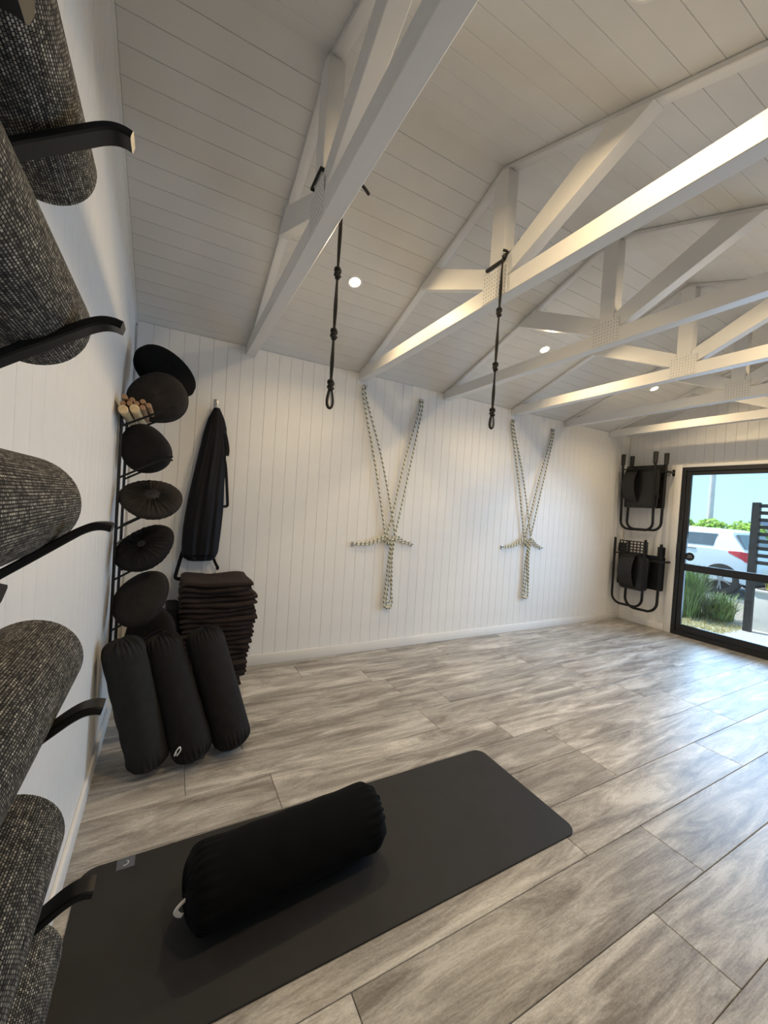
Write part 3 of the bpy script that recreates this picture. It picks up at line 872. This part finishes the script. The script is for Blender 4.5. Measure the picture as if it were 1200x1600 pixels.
for i, (z, a, b) in enumerate(zs):
    ring = []
    cx, hw = (a+b)/2, (b-a)/2; dp = .026 + .040*min(1, (1.99-z)/.9)
    if z < .9: dp *= .8
    for k in range(seg):
        t = 2*PI*k/seg
        fold = 1 + (.085*math.sin(9*t+z*1.7) + .055*math.sin(17*t-z*3+1) + .03*math.sin(5*t+z*6))*min(1, (2.0-z)*3)
        ring.append(bm.verts.new((cx + hw*math.cos(t)*(1+.25*(fold-1)), min(-.001, -.004-dp + dp*math.sin(t)*fold), z)))
    rings.append(ring)
for A, B_ in zip(rings, rings[1:]):
    for k in range(seg): bm.faces.new((A[k], A[(k+1) % seg], B_[(k+1) % seg], B_[k]))
bm.faces.new(rings[0]); bm.faces.new(rings[-1][::-1]); bmesh.ops.recalc_face_normals(bm, faces=bm.faces)
bm_obj('cloth', bm, 'nylon_black', sling)
def strap(name, pts, wx=.012, wy=.003):
    bm = bmesh.new(); pts = spline(pts, 6); fr = []
    rings = []
    for i, p in enumerate(pts):
        a = pts[max(0, i-1)]; b = pts[min(len(pts)-1, i+1)]; t = (b-a).normalized()
        s = Vector((0, -1, 0)).cross(t).normalized()
        nrm = t.cross(s)
        rings.append([bm.verts.new(p+s*u*wx+nrm*v*wy) for u, v in ((-1, -1), (1, -1), (1, 1), (-1, 1))])
    for A, B_ in zip(rings, rings[1:]):
        for k in range(4): bm.faces.new((A[k], A[(k+1) % 4], B_[(k+1) % 4], B_[k]))
    bm.faces.new(rings[0]); bm.faces.new(rings[-1][::-1]); bmesh.ops.recalc_face_normals(bm, faces=bm.faces)
    return bm_obj(name, bm, 'nylon_black', sling, False)
strap('strap', [(.585, -.070, 1.80), (.602, -.062, 1.74), (.612, -.060, 1.68), (.608, -.062, 1.640)], .013)
strap('strap', [(.585, -.070, 1.64), (.604, -.060, 1.56), (.620, -.055, 1.42), (.632, -.052, 1.29), (.630, -.052, 1.268), (.610, -.055, 1.262), (.585, -.062, 1.262)], .010)
strap('handle', [(.365, -.050, .98), (.345, -.045, .90), (.318, -.040, .775), (.312, -.040, .745), (.318, -.040, .728), (.345, -.040, .722), (.40, -.045, .722), (.47, -.045, .724)], .012, .004)
strap('strap', [(.545, -.060, .90), (.570, -.055, .84), (.590, -.052, .800), (.580, -.052, .79)], .010)

# ------------------------------------------------------------------ rope sets on the long wall
def rope(name, pts, root, r=.0080, n=6):
    return tube(name, spline(pts, n), r, 'flecked_rope', root, seg=8)
def eye_hook(x, z, root, side=0):
    bm = bmesh.new()
    add_box(bm, (x, -.003, z), (.030, .006, .045), None, .003, 2)
    pts = [(x+.014*math.sin(t), -.006-.018+.018*math.cos(t), z) for t in [PI*k/12 for k in range(0, 25)]]
    add_tube(bm, pts[:-1], .0045, 8, True)
    return bm_obj('wall_eye', bm, 'steel', root)
def rope_set(A1, A2, H1, H2, K, Bt, label):
    root = empty('wall_rope', (K[0], 0, Bt[1])); tag(root, label, 'rope', 'flecked rope sets on the long wall')
    for p in (A1, A2, H1, H2): eye_hook(p[0], p[1], root)
    kx, kz = K; d = -.022
    # doubled strands from the two upper eyes, crossing above the knot
    rope('rope', [(A1[0]-.006, -.016, A1[1]+.004), (A1[0]-.012, d, A1[1]-.10), (A1[0]+.55*(kx-.055-A1[0])-.012, d-.003, A1[1]+.55*(kz+.07-A1[1])), (kx-.062, d-.004, kz+.06), (kx-.050, d-.006, kz)], root)
    rope('rope', [(A1[0]+.008, -.016, A1[1]+.004), (A1[0]+.016, d, A1[1]-.10), (A1[0]+.5*(kx-A1[0])+.015, d-.003, A1[1]+.5*(kz+.22-A1[1])), (kx-.006, d-.010, kz+.24), (kx+.036, d-.012, kz+.06), (kx+.040, d-.008, kz)], root)
    rope('rope', [(A2[0]+.006, -.016, A2[1]+.004), (A2[0]+.012, d, A2[1]-.10), (A2[0]+.55*(kx+.055-A2[0])+.012, d-.003, A2[1]+.55*(kz+.07-A2[1])), (kx+.050, d-.004, kz+.06), (kx+.040, d-.006, kz)], root)
    rope('rope', [(A2[0]-.008, -.016, A2[1]+.004), (A2[0]-.016, d, A2[1]-.10), (A2[0]+.5*(kx-A2[0])-.015, d-.002, A2[1]+.5*(kz+.22-A2[1])), (kx+.004, d-.002, kz+.24), (kx-.036, d-.002, kz+.06), (kx-.045, d-.004, kz)], root)
    # side ropes to the two lower eyes
    for dz in (-.010, .012):
        rope('rope', [(H1[0]+.002, -.022, H1[1]+dz*.4), (H1[0]+.5*(kx-H1[0])-.02, d-.004, H1[1]+.5*(kz-H1[1])-.012+dz), (kx-.07, d-.006, kz+.022+dz), (kx-.03, d-.008, kz+.01+dz*.4)], root)
        rope('rope', [(H2[0]-.002, -.022, H2[1]+dz*.4), (H2[0]+.45*(kx-H2[0]), d-.004, H2[1]+.55*(kz-H2[1])+.004+dz), (kx+.07, d-.006, kz+.026+dz), (kx+.02, d-.008, kz+.01+dz*.4)], root)
    # knot: a few coils
    bm = bmesh.new()
    for q in range(3):
        c = Vector((kx-.040+.038*q, d-.012, kz-.010-.012*(q % 2)))
        add_tube(bm, [c + Vector((.026*math.cos(t), -.012*math.sin(t)-.004*math.sin(2*t), .028*math.sin(t+.6*q))) for t in [2*PI*k/20 for k in range(20)]], .0072, 8, True)
    bm_obj('knot', bm, 'flecked_rope', root)
    bx, bz = Bt
    # long hanging loops below the knot
    rope('rope_loop', [(kx+.020, d-.012, kz-.02), (kx+.014, d-.010, kz-.16), (kx+.012, d-.008, kz-.30), (bx+.030, d-.006, bz+.16), (bx+.042, d-.006, bz+.05), (bx+.022, d-.008, bz+.006), (bx-.020, d-.010, bz+.004),
                       (bx-.048, d-.006, bz+.05), (bx-.036, d-.004, bz+.20), (kx-.012, d-.004, kz-.26), (kx-.004, d-.012, kz-.10), (kx-.006, d-.014, kz-.02)], root)
    rope('rope_loop', [(kx+.030, d-.022, kz-.02), (kx+.022, d-.020, kz-.18), (bx+.022, d-.016, bz+.20), (bx+.020, d-.014, bz+.085), (bx-.002, d-.014, bz+.066), (bx-.022, d-.012, bz+.09), (bx-.012, d-.014, bz+.22), (kx+.006, d-.020, kz-.20), (kx+.004, d-.022, kz-.02)], root)
    bm = bmesh.new()
    for q in range(3):
        add_tube(bm, [(bx-.012+.016*q+.010*math.cos(t), d-.010+.013*math.sin(t), bz+.020+.020*math.sin(t)*(1-.3*q)) for t in [2*PI*k/16 for k in range(16)]], .007, 8, True)
    bm_obj('end_whipping', bm, 'flecked_rope', root)
    return root
rope_set((1.722, 2.385), (2.318, 2.370), (1.700, .986), (2.318, .990), (2.073, 1.030), (2.090, .385), 'flecked climbing-style rope set on the long wall nearer the blankets')
rope_set((3.540, 2.370), (4.180, 2.365), (3.510, .968), (4.128, .965), (3.880, 1.032), (3.905, .378), 'flecked climbing-style rope set on the long wall nearer the glazed door')

# ------------------------------------------------------------------ cords hanging from the trusses
def hanging_cord(x, y, ztop, knots, zend, loop_pts, tails, label):
    root = empty('suspension_rope', (x, y, zend)); tag(root, label, 'cord', 'black knotted cords tied to the trusses')
    bm = bmesh.new()
    ks = [ztop] + knots
    for a, b in zip(ks, ks[1:]):
        for s in (-1, 1):
            add_tube(bm, spline([(x, y, a), (x+s*.0026, y+s*.002, a-(a-b)*.3), (x+s*.0032, y-s*.002, a-(a-b)*.6), (x, y, b)], 5), .0042, 8)
    bm_obj('cord', bm, 'cord_black', root)
    for z in knots:
        bm = bmesh.new()
        for q in range(3):
            add_tube(bm, [(x+.0095*math.cos(t), y+.0095*math.sin(t), z-.010+.010*q+.006*math.sin(t+2*q)) for t in [2*PI*k/14 for k in range(14)]], .0058, 8, True)
        add_tube(bm, [(x, y, z+.022), (x, y, z-.022)], .010, 8)
        bm_obj('knot', bm, 'cord_black', root)
    zk = knots[-1]
    zc = (zk-.012+zend)/2; hh = (zk-.012-zend)/2
    lp = [(x+.0160*math.sin(t)*(.35+.65*(1-math.cos(t))/2*1.0), y, zc+hh*math.cos(t)) for t in [2*PI*k/28 for k in range(28)]]
    tube('end_loop', lp, .006, 'cord_black', root, closed=True)
    lp2 = [(x+.0095*math.sin(t)*(.30+.70*(1-math.cos(t))/2), y, zc-.002+(hh-.008)*math.cos(t)) for t in [2*PI*k/28 for k in range(28)]]
    tube('thimble', lp2, .0042, 'steel', root, closed=True)
    bm = bmesh.new(); add_tube(bm, loop_pts, .0055, 8, True, sx=1.6); bm_obj('beam_loop', bm, 'cord_black', root)
    for t in tails: tube('tail', spline(t, 5), .0062, 'cord_black', root, seg=8)
    return root
def post_loop(x, zl, tilt=0):
    a, b = x-TT-.009, x+TT+.009; c, d = YR-.048-.010, YR+.048+.010
    return [(a, c, zl), (x, c, zl+tilt*.5), (b, c, zl+tilt), (b, YR, zl+tilt), (b, d, zl+tilt), (x, d, zl+tilt*.5), (a, d, zl), (a, YR, zl)]
x1 = TX[0]
hanging_cord(x1+TT+.014, YR-.058, 2.61, [2.255, 2.015, 1.812], 1.722, post_loop(x1, 2.622, 0),
             [[(x1+TT+.012, YR-.060, 2.62), (x1+TT+.04, YR-.075, 2.625), (x1+TT+.085, YR-.085, 2.61), (x1+TT+.115, YR-.088, 2.585)]],
             'black knotted cord with a steel thimble on the nearest truss, left one')
x2 = TX[1]
hanging_cord(x2-TT-.012, YR-.060, 2.625, [2.345, 2.075, 1.848], 1.768, post_loop(x2, 2.605, .045),
             [[(x2-TT-.005, YR-.066, 2.630), (x2-.010, YR-.078, 2.650), (x2+.015, YR-.085, 2.685), (x2+.030, YR-.088, 2.715)],
              [(x2-TT-.005, YR-.068, 2.626), (x2-.005, YR-.082, 2.645), (x2+.030, YR-.092, 2.672), (x2+.060, YR-.098, 2.690)],
              [(x2-TT-.016, YR-.062, 2.650), (x2-TT+.004, YR-.074, 2.640), (x2-TT-.004, YR-.066, 2.610)]],
             'black knotted cord with frayed tails on the second truss, right one')

# ------------------------------------------------------------------ folded chairs on the door wall
def u_tube(root, name, xa, y0, y1, ztop, zbot, r, rad, xb=None, mat='black_metal'):
    """U of tube: legs at y0 and y1, bend at the bottom; leans from xa at the top to xb at the bottom"""
    xb = xa if xb is None else xb
    X = lambda z: xa + (xb-xa)*(ztop-z)/(ztop-zbot)
    pts = [(X(ztop), y0, ztop)]
    for k in range(6): z = ztop+(zbot+rad-ztop)*(k+1)/6; pts.append((X(z), y0, z))
    sgn = 1 if y1 > y0 else -1
    for k in range(1, 9):
        a = PI/2*k/8; z = zbot+rad-rad*math.sin(a); pts.append((X(z), y0+sgn*(rad-rad*math.cos(a)), z))
    for k in range(1, 9):
        a = PI/2*(1-k/8); z = zbot+rad-rad*math.sin(a); pts.append((X(z), y1-sgn*(rad-rad*math.cos(a)), z))
    for k in range(6): z = zbot+rad+(ztop-zbot-rad)*(k+1)/6; pts.append((X(z), y1, z))
    return tube(name, pts, r, mat, root, seg=10)
def rim_panel(root, name, xc, y0, y1, z0, z1, th, rad, mat, rot=0, rim=True):
    bm = bmesh.new()
    pl = rounded_rect(y0, y1, z0, z1, rad, 6)
    def X(z): return xc + rot*(z-(z0+z1)/2)
    A = [bm.verts.new((X(z)-th/2, y, z)) for y, z in pl]; B_ = [bm.verts.new((X(z)+th/2, y, z)) for y, z in pl]
    n = len(pl)
    for k in range(n): bm.faces.new((A[k], A[(k+1) % n], B_[(k+1) % n], B_[k]))
    bm.faces.new(A[::-1]); bm.faces.new(B_); bmesh.ops.recalc_face_normals(bm, faces=bm.faces)
    o = bm_obj(name, bm, mat, root)
    if rim:
        i = .022; pl3 = rounded_rect(y0+i, y1-i, z0+i, z1-i, max(.01, rad-i*.5), 6)
        bm = bmesh.new(); add_tube(bm, [(X(z)-th/2-.001, y, z) for y, z in pl3], .005, 6, True); bm_obj('rim', bm, mat, o)
    return o
def back_band(root, xc, y0, y1, z0, z1, bulge, th=.006):
    bm = bmesh.new(); rows = []
    n = 16
    for i in range(n+1):
        t = i/n; z = z0+(z1-z0)*t; bx = xc - bulge*math.sin(PI*t)**.8
        nrm = 1
        rows.append([bm.verts.new((bx+dx, y+.012*math.sin(PI*t), z)) for dx, y in ((-th/2, y0), (-th/2, y1), (th/2, y1), (th/2, y0))])
    for A, B_ in zip(rows, rows[1:]):
        for k in range(4): bm.faces.new((A[k], A[(k+1) % 4], B_[(k+1) % 4], B_[k]))
    bm.faces.new(rows[0]); bm.faces.new(rows[-1][::-1]); bmesh.ops.recalc_face_normals(bm, faces=bm.faces)
    return bm_obj('backrest', bm, 'plastic_black', root)

def wall_bracket(z, y, label):
    b = empty('chair_bracket', (XR, y, z)); tag(b, label, 'wall bracket', 'black wall bars carrying the chairs')
    box('bar', (XR-.235, y-.012, z-.012), (XR-.004, y+.012, z+.012), 'black_metal', b, .002)
    box('wall_plate', (XR-.005, y-.025, z-.04), (XR, y+.025, z+.04), 'black_metal', b, .002)
    box('cross_bar', (XR-.215, y, z-.012), (XR-.191, y+.40, z+.012), 'black_metal', b, .002)

# upper chair, feet upward
uc = empty('folding_chair', (5.56, -.31, 1.24)); tag(uc, 'black folding chair hung feet-up on the door wall, upper of two', 'folding chair', 'folded black chairs on the door wall')
u_tube(uc, 'front_frame', 5.475, -.105, -.500, 2.13, 1.245, .0155, .10, 5.52)
u_tube(uc, 'rear_frame', 5.605, -.145, -.560, 2.12, 1.250, .0155, .10, 5.585)
for (x, y, z) in ((5.475, -.105, 2.125), (5.475, -.500, 2.13), (5.605, -.145, 2.115), (5.605, -.560, 2.12)):
    f = bmesh.new(); add_lathe(f, [(.018, -.05), (.024, -.045), (.027, .085), (.024, .092), (.004, .094)], 16, orient((x, y, z), (0, 0, 1))); bm_obj('foot_cap', f, 'rubber_foot', uc)
rim_panel(uc, 'seat', 5.560, -.515, -.120, 1.525, 2.035, .022, .05, 'plastic_black', .05)
rim_panel(uc, 'seat_back_plate', 5.665, -.545, -.050, 1.53, 2.08, .012, .02, 'plastic_black', 0, False)
back_band(uc, 5.540, -.285, -.135, 1.60, 2.05, .085)
tube('stretcher', [(5.478, -.105, 2.02), (5.478, -.500, 2.02)], .008, 'black_metal', uc)
tube('stretcher', [(5.604, -.145, 1.98), (5.604, -.560, 1.98)], .008, 'black_metal', uc)
for y in (-.113, -.508):
    box('hinge', (5.487, y-.004, 1.66), (5.598, y+.004, 1.70), 'black_metal', uc, .002)
# lower chair
lc = empty('folding_chair', (5.56, -.31, .24)); tag(lc, 'black folding chair hung on the door wall with a slotted panel, lower of two', 'folding chair', 'folded black chairs on the door wall')
u_tube(lc, 'front_frame', 5.480, -.075, -.455, 1.125, .265, .0150, .115, 5.49)
u_tube(lc, 'rear_frame', 5.605, -.185, -.575, 1.085, .225, .016, .13, 5.60)
rim_panel(lc, 'seat', 5.555, -.475, -.125, .47, .90, .022, .06, 'plastic_black', .04)
rim_panel(lc, 'seat_back_plate', 5.665, -.60, -.025, .50, .93, .012, .02, 'plastic_black', 0, False)
rim_panel(lc, 'side_flap', 5.650, -.60, -.515, .93, 1.05, .012, .012, 'plastic_black', 0, False)
rim_panel(lc, 'side_flap', 5.650, -.125, -.025, .93, 1.05, .012, .012, 'plastic_black', 0, False)
back_band(lc, 5.535, -.330, -.150, .50, .93, .075)
tube('stretcher', [(5.482, -.075, .925), (5.482, -.455, .925)], .008, 'black_metal', lc)
slot = empty('slotted_panel', (0, 0, 0), lc)
for k in range(5):
    z = .945 + k*.036
    box('slat', (5.530, -.455, z-.007), (5.538, -.105, z+.007), 'plastic_black', slot, .002)
for k in range(9):
    y = -.452 + k*.043
    box('rib', (5.532, y-.007, .938), (5.537, y+.007, 1.098), 'plastic_black', slot, .001)
wall_bracket(1.985, -.575, 'black square bar on the wall carrying the upper folded chair')
wall_bracket(.865, -.605, 'black square bar on the wall carrying the lower folded chair')

# ------------------------------------------------------------------ outside the door
def plane_box(name, lo, hi, mat, label, kind='structure', cat=None): return tag(box(name, lo, hi, mat, None, 0), label, cat, None, kind)
plane_box('ground', (XR+.11, -14, -.25), (60, 30, -.06), 'asphalt', 'grey driveway and street outside the door')
plane_box('paving', (XR+.115, -4, -.06), (6.25, .9, -.02), 'concrete', 'pale concrete strip outside the sliding door')
plane_box('lawn', (6.25, -4, -.06), (7.35, 2.5, -.03), 'lawn_soil', 'dry pale grass strip outside the door')
plane_box('gravel_bed', (7.35, -6, -.06), (9.55, 4, -.03), 'gravel', 'brown gravel bed between the lawn and the car', 'stuff', 'gravel')
plane_box('paving', (6.252, -4, -.06), (7.30, -.90, -.008), 'concrete', 'pale concrete path leading to the planter')
def blades(name, mat, n, area, hh, wd, spread, label, cat, seed, base=0, parent=None, kind=None, curl=.5):
    rnd = random.Random(seed); V = []; F = []
    for _ in range(n):
        bx = rnd.uniform(area[0], area[1]); by = rnd.uniform(area[2], area[3])
        h_ = hh*rnd.uniform(.55, 1.1); a = rnd.uniform(0, 2*PI); ln = spread*rnd.uniform(.2, 1)
        dx, dy = math.cos(a), math.sin(a); sx, sy = -dy*wd, dx*wd
        i = len(V)
        for k, (q, ww) in enumerate(((0, 1), (.45, .9), (.8, .6), (1.0, .08))):
            z = base + h_*(q - curl*q*q*.45); o = ln*q**1.6
            V.append((bx+dx*o+sx*ww, by+dy*o+sy*ww, z)); V.append((bx+dx*o-sx*ww, by+dy*o-sy*ww, z))
        for k in range(3): F.append((i+2*k, i+2*k+1, i+2*k+3, i+2*k+2))
    me = bpy.data.meshes.new(name)
    off = wloc(parent) if parent else Vector(((area[0]+area[1])/2, (area[2]+area[3])/2, base))
    me.from_pydata([tuple(Vector(v)-off) for v in V], [], F); me.update()
    o = link_mesh(name, me, mat, parent, None if parent else off)
    if label: tag(o, label, cat, None, kind)
    return o
blades('grass', 'leaf_dry', 2600, (6.3, 7.3, -.95, 1.2), .06, .003, .05, 'short dry grass growing along the strip outside the door', 'grass', 3, -.03, None, 'stuff')
def grass_shrub(loc, hh, n, spread, mat, label, seed, area=.16):
    r = empty('grass_shrub', loc); tag(r, label, 'shrub')
    blades('foliage', mat, n, (loc[0]-area, loc[0]+area, loc[1]-area, loc[1]+area), hh, .006, spread, None, None, seed, loc[2], r, None, .5)
    bm = bmesh.new(); add_lathe(bm, [(area*.9, 0), (area*.6, .05), (area*.2, .09)], 14, Matrix.Translation(loc)); bm_obj('crown', bm, 'soil', r)
    return r
grass_shrub((7.15, -.17, -.03), .98, 900, .34, 'leaf_green', 'feathery green shrub outside, left in the door glass', 5)
grass_shrub((7.45, -.46, -.03), .50, 500, .34, 'leaf_green', 'low feathery green tuft outside in front of the car wheel', 6)
# planter
pt = empty('planter', (7.55, -1.215, -.03)); tag(pt, 'white square planter box outside on the path', 'planter')
bm = bmesh.new(); add_box(bm, (7.55, -1.215, .235), (.56, .56, .53), None, .012, 2); bm_obj('box', bm, 'planter_white', pt)
box('rim', (7.25, -1.515, .50), (7.85, -.915, .535), 'planter_white', pt, .008, 2)
box('soil', (7.29, -1.475, .53), (7.81, -.955, .545), 'soil', pt, 0)
blades('yellow_grass', 'leaf_yellow', 520, (7.36, 7.74, -1.40, -1.02), .34, .006, .26, 'yellow-green grass tuft growing in the white planter', 'grass tuft', 9, .545)
# slatted screen fence
fc = empty('screen_fence', (7.05, -1.5, -.03)); tag(fc, 'dark slatted timber screen outside at the right of the door glass', 'fence')
box('post', (7.02, -1.005, -.03), (7.09, -.925, 1.70), 'fence_dark', fc, .004)
box('post', (7.02, -2.60, -.03), (7.09, -2.52, 1.70), 'fence_dark', fc, .004)
for k in range(9):
    z = 1.66 - k*.093
    box('slat', (7.035, -2.52, z-.027), (7.06, -1.005, z+.020), 'fence_dark', fc, .003)
# utility pole
bm = bmesh.new(); add_lathe(bm, [(.115, 0), (.11, 3), (.095, 8.4), (.02, 8.42)], 18, Matrix.Translation((22, 5.62, -.06)))
tag(bm_obj('utility_pole', bm, 'pole_timber', None), 'pale timber utility pole rising above the hedge outside', 'pole')
# hedge and far roof
def leaf_mass(name, cx, cy, cz, rx, ry, rz, n, mat, label, seed, ls):
    rnd = random.Random(seed); V = []; F = []
    for _ in range(n):
        a = rnd.uniform(0, 2*PI); b = math.acos(rnd.uniform(-.6, 1)); q = rnd.uniform(.72, 1.05)
        p = Vector((cx+rx*q*math.sin(b)*math.cos(a), cy+ry*q*math.sin(b)*math.sin(a), cz+rz*q*math.cos(b)))
        u = Vector((rnd.gauss(0, 1), rnd.gauss(0, 1), rnd.gauss(0, 1))).normalized(); v = u.orthogonal().normalized()
        s = ls*rnd.uniform(.6, 1.3); i = len(V)
        V += [tuple(p-u*s), tuple(p+v*s*.5), tuple(p+u*s), tuple(p-v*s*.5)]; F.append((i, i+1, i+2, i+3))
    off = Vector((cx, cy, max(-.06, cz-rz)))
    root = empty(name, off); tag(root, label, 'hedge', 'hedge bushes across the street')
    me = bpy.data.meshes.new('foliage'); me.from_pydata([tuple(Vector(v)-off) for v in V], [], F); me.update()
    link_mesh('foliage', me, mat, root)
    bm = bmesh.new(); bmesh.ops.create_icosphere(bm, subdivisions=2, radius=1)
    bmesh.ops.scale(bm, vec=(rx*.82, ry*.82, rz*.82), verts=bm.verts); bmesh.ops.translate(bm, vec=(cx, cy, cz), verts=bm.verts); bm_obj('inner_mass', bm, mat, root)
HL = ['bright green hedge bush left of the utility pole', 'bright green hedge bush right behind the utility pole', 'bright green hedge bush right of the utility pole', 'bright green hedge bush ending before the far roof']
for k, (yy, zz) in enumerate(((7.9, .78), (6.5, .80), (5.2, .78), (4.0, .70))):
    leaf_mass('hedge_bush', 20.5, yy*.95, zz, .8, .72, .86+.05*(k % 2), 1300, 'leaf_bright', HL[k], 20+k, .10)
hs = empty('far_house', (46, 8, -.06)); tag(hs, 'low distant house with a blue-grey roof beyond the hedge', 'house')
box('wall', (44, 2, -.06), (50, 12, 1.3), 'planter_white', hs, 0)
bm = bmesh.new(); prism_yz(bm, 43.5, 50.5, [(1.4, 1.3), (12.6, 1.3), (11, 2.2), (3, 2.2)]); bm_obj('roof', bm, 'roof_blue', hs, False)

# ---- parked car, rear end towards the right of the door
car = empty('parked_car', (11.0, 2.2, -.03)); tag(car, 'white hatchback parked outside with its rear end showing', 'car')
CX0, CX1 = 10.18, 11.88
def loft(bm, secs):
    rings = [[bm.verts.new(p) for p in s] for s in secs]
    n = len(rings[0])
    for A, B_ in zip(rings, rings[1:]):
        for k in range(n): bm.faces.new((A[k], A[(k+1) % n], B_[(k+1) % n], B_[k]))
    bm.faces.new(rings[0][::-1]); bm.faces.new(rings[-1])
    bmesh.ops.recalc_face_normals(bm, faces=bm.faces)
low = [(.14, .22), (.10, .42), (.12, .62), (.17, .80), (.22, .88), (.60, .92), (1.5, .91), (2.9, .88), (3.9, .80), (4.22, .66), (4.25, .35), (4.2, .22)]
bm = bmesh.new()
def lowsec(x, ins): return [(x, y+(ins if y < 2 else -ins), z-(ins*.3 if z > .5 else -ins*.5)) for y, z in low]
loft(bm, [lowsec(CX0+.0, .09), lowsec(CX0+.05, .02), lowsec(CX0+.14, 0), lowsec(CX1-.14, 0), lowsec(CX1-.05, .02), lowsec(CX1, .09)])
bm_obj('body', bm, 'car_paint', car)
bm = bmesh.new()
belt = [(.20, .86), (.26, .88), (3.0, .86), (3.05, .84)]
roofp = [(.50, 1.25), (.72, 1.30), (1.8, 1.33), (2.35, 1.27)]
def cab(t):
    out = []
    for (a, b), (c, d) in zip(belt, roofp): out.append((a+(c-a)*t, b+(d-b)*t))
    return out
secs = []
for t, ins in ((0, .03), (.5, .09), (.88, .16), (1.0, .28)):
    pts = cab(t); ys = [p[0] for p in pts]; z = [p[1] for p in pts]
    L_ = [(CX0+ins, y, zz) for y, zz in pts]; R_ = [(CX1-ins, y, zz) for y, zz in reversed(pts)]
    secs.append(L_+R_)
loft(bm, secs); bm_obj('cabin', bm, 'car_paint', car)
def cab_ins(z):
    t = (z-.87)/(1.30-.87)
    for (t0, a), (t1, b) in zip(((0, .03), (.5, .09), (.88, .16)), ((.5, .09), (.88, .16), (1, .28))):
        if t <= t1: return a+(b-a)*(t-t0)/(t1-t0)
    return .28
def side_glass(y0, y1, y2, y3, za, zb):
    bm = bmesh.new()
    v = []
    for y, z in ((y0, za), (y1, za), (y2, zb), (y3, zb)):
        ins = cab_ins(z)
        v.append((bm.verts.new((CX0+ins-.016, y, z)), bm.verts.new((CX0+ins+.03, y, z))))
    for k in range(4): bm.faces.new((v[k][0], v[(k+1) % 4][0], v[(k+1) % 4][1], v[k][1]))
    bm.faces.new([q[0] for q in v]); bm.faces.new([q[1] for q in v][::-1]); bmesh.ops.recalc_face_normals(bm, faces=bm.faces)
    bm_obj('side_window', bm, 'car_glass', car, False)
side_glass(.74, 1.55, 1.55, .70, .955, 1.20)
side_glass(1.62, 2.75, 2.25, 1.62, .955, 1.22)
bm = bmesh.new(); v = [(CX0+.14, .285, .93), (CX1-.14, .285, .93), (CX1-.24, .44, 1.20), (CX0+.24, .44, 1.20)]
vv = [(bm.verts.new(p), bm.verts.new((p[0], p[1]-.05, p[2]+.01))) for p in v]
for k in range(4): bm.faces.new((vv[k][0], vv[(k+1) % 4][0], vv[(k+1) % 4][1], vv[k][1]))
bm.faces.new([q[0] for q in vv]); bm.faces.new([q[1] for q in vv][::-1]); bmesh.ops.recalc_face_normals(bm, faces=bm.faces)
bm_obj('rear_window', bm, 'car_glass', car, False)
for s_ in (1, -1):
    bm = bmesh.new(); X = (lambda d: CX0+d) if s_ > 0 else (lambda d: CX1-d)
    st = [(-.010, .46, .875, .84), (-.010, .30, .88, .76), (.02, .19, .87, .68), (.08, .115, .86, .65), (.24, .10, .86, .68)]
    loft(bm, [[(X(d), y-.012, za), (X(d), y-.012, zb), (X(d+.05), y+.05, zb), (X(d+.05), y+.05, za)] for d, y, za, zb in st])
    bm_obj('tail_light', bm, 'tail_red', car)
box('bumper_trim', (CX0+.12, .075, .22), (CX1-.12, .14, .40), 'tyre', car, .02, 2)
tube('door_handle', [(CX0-.005, 1.02, .86), (CX0-.012, 1.10, .865), (CX0-.005, 1.18, .86)], .012, 'alloy', car)
for yw in (.56, 3.2):
    for xw, sg in ((CX0-.004, -1), (CX1+.004, 1)):
        m4 = orient((xw, yw, .29), (sg, 0, 0), (0, 1, 0))
        bm = bmesh.new(); add_lathe(bm, [(.20, -.18), (.30, -.18), (.32, -.15), (.32, -.02), (.30, .012), (.215, .012), (.205, -.02)], 36, m4, None, False)
        wh = bm_obj('wheel', bm, 'tyre', car)
        bm = bmesh.new(); add_lathe(bm, [(.001, -.035), (.205, -.035), (.207, -.02), (.214, .010), (.206, .012), (.195, -.03)], 36, m4, None, False)
        bm_obj('rim', bm, 'tyre', wh)
        bm = bmesh.new()
        for k in range(5):
            a = 2*PI*k/5+.3
            for da in (-.13, .13):
                add_tube(bm, [m4 @ Vector((.04*math.cos(a), .04*math.sin(a), .004)), m4 @ Vector((.2*math.cos(a+da), .2*math.sin(a+da), .002))], .014, 6)
        add_lathe(bm, [(.05, -.02), (.05, .008), (.01, .012)], 16, m4); bm_obj('spokes', bm, 'alloy', wh)
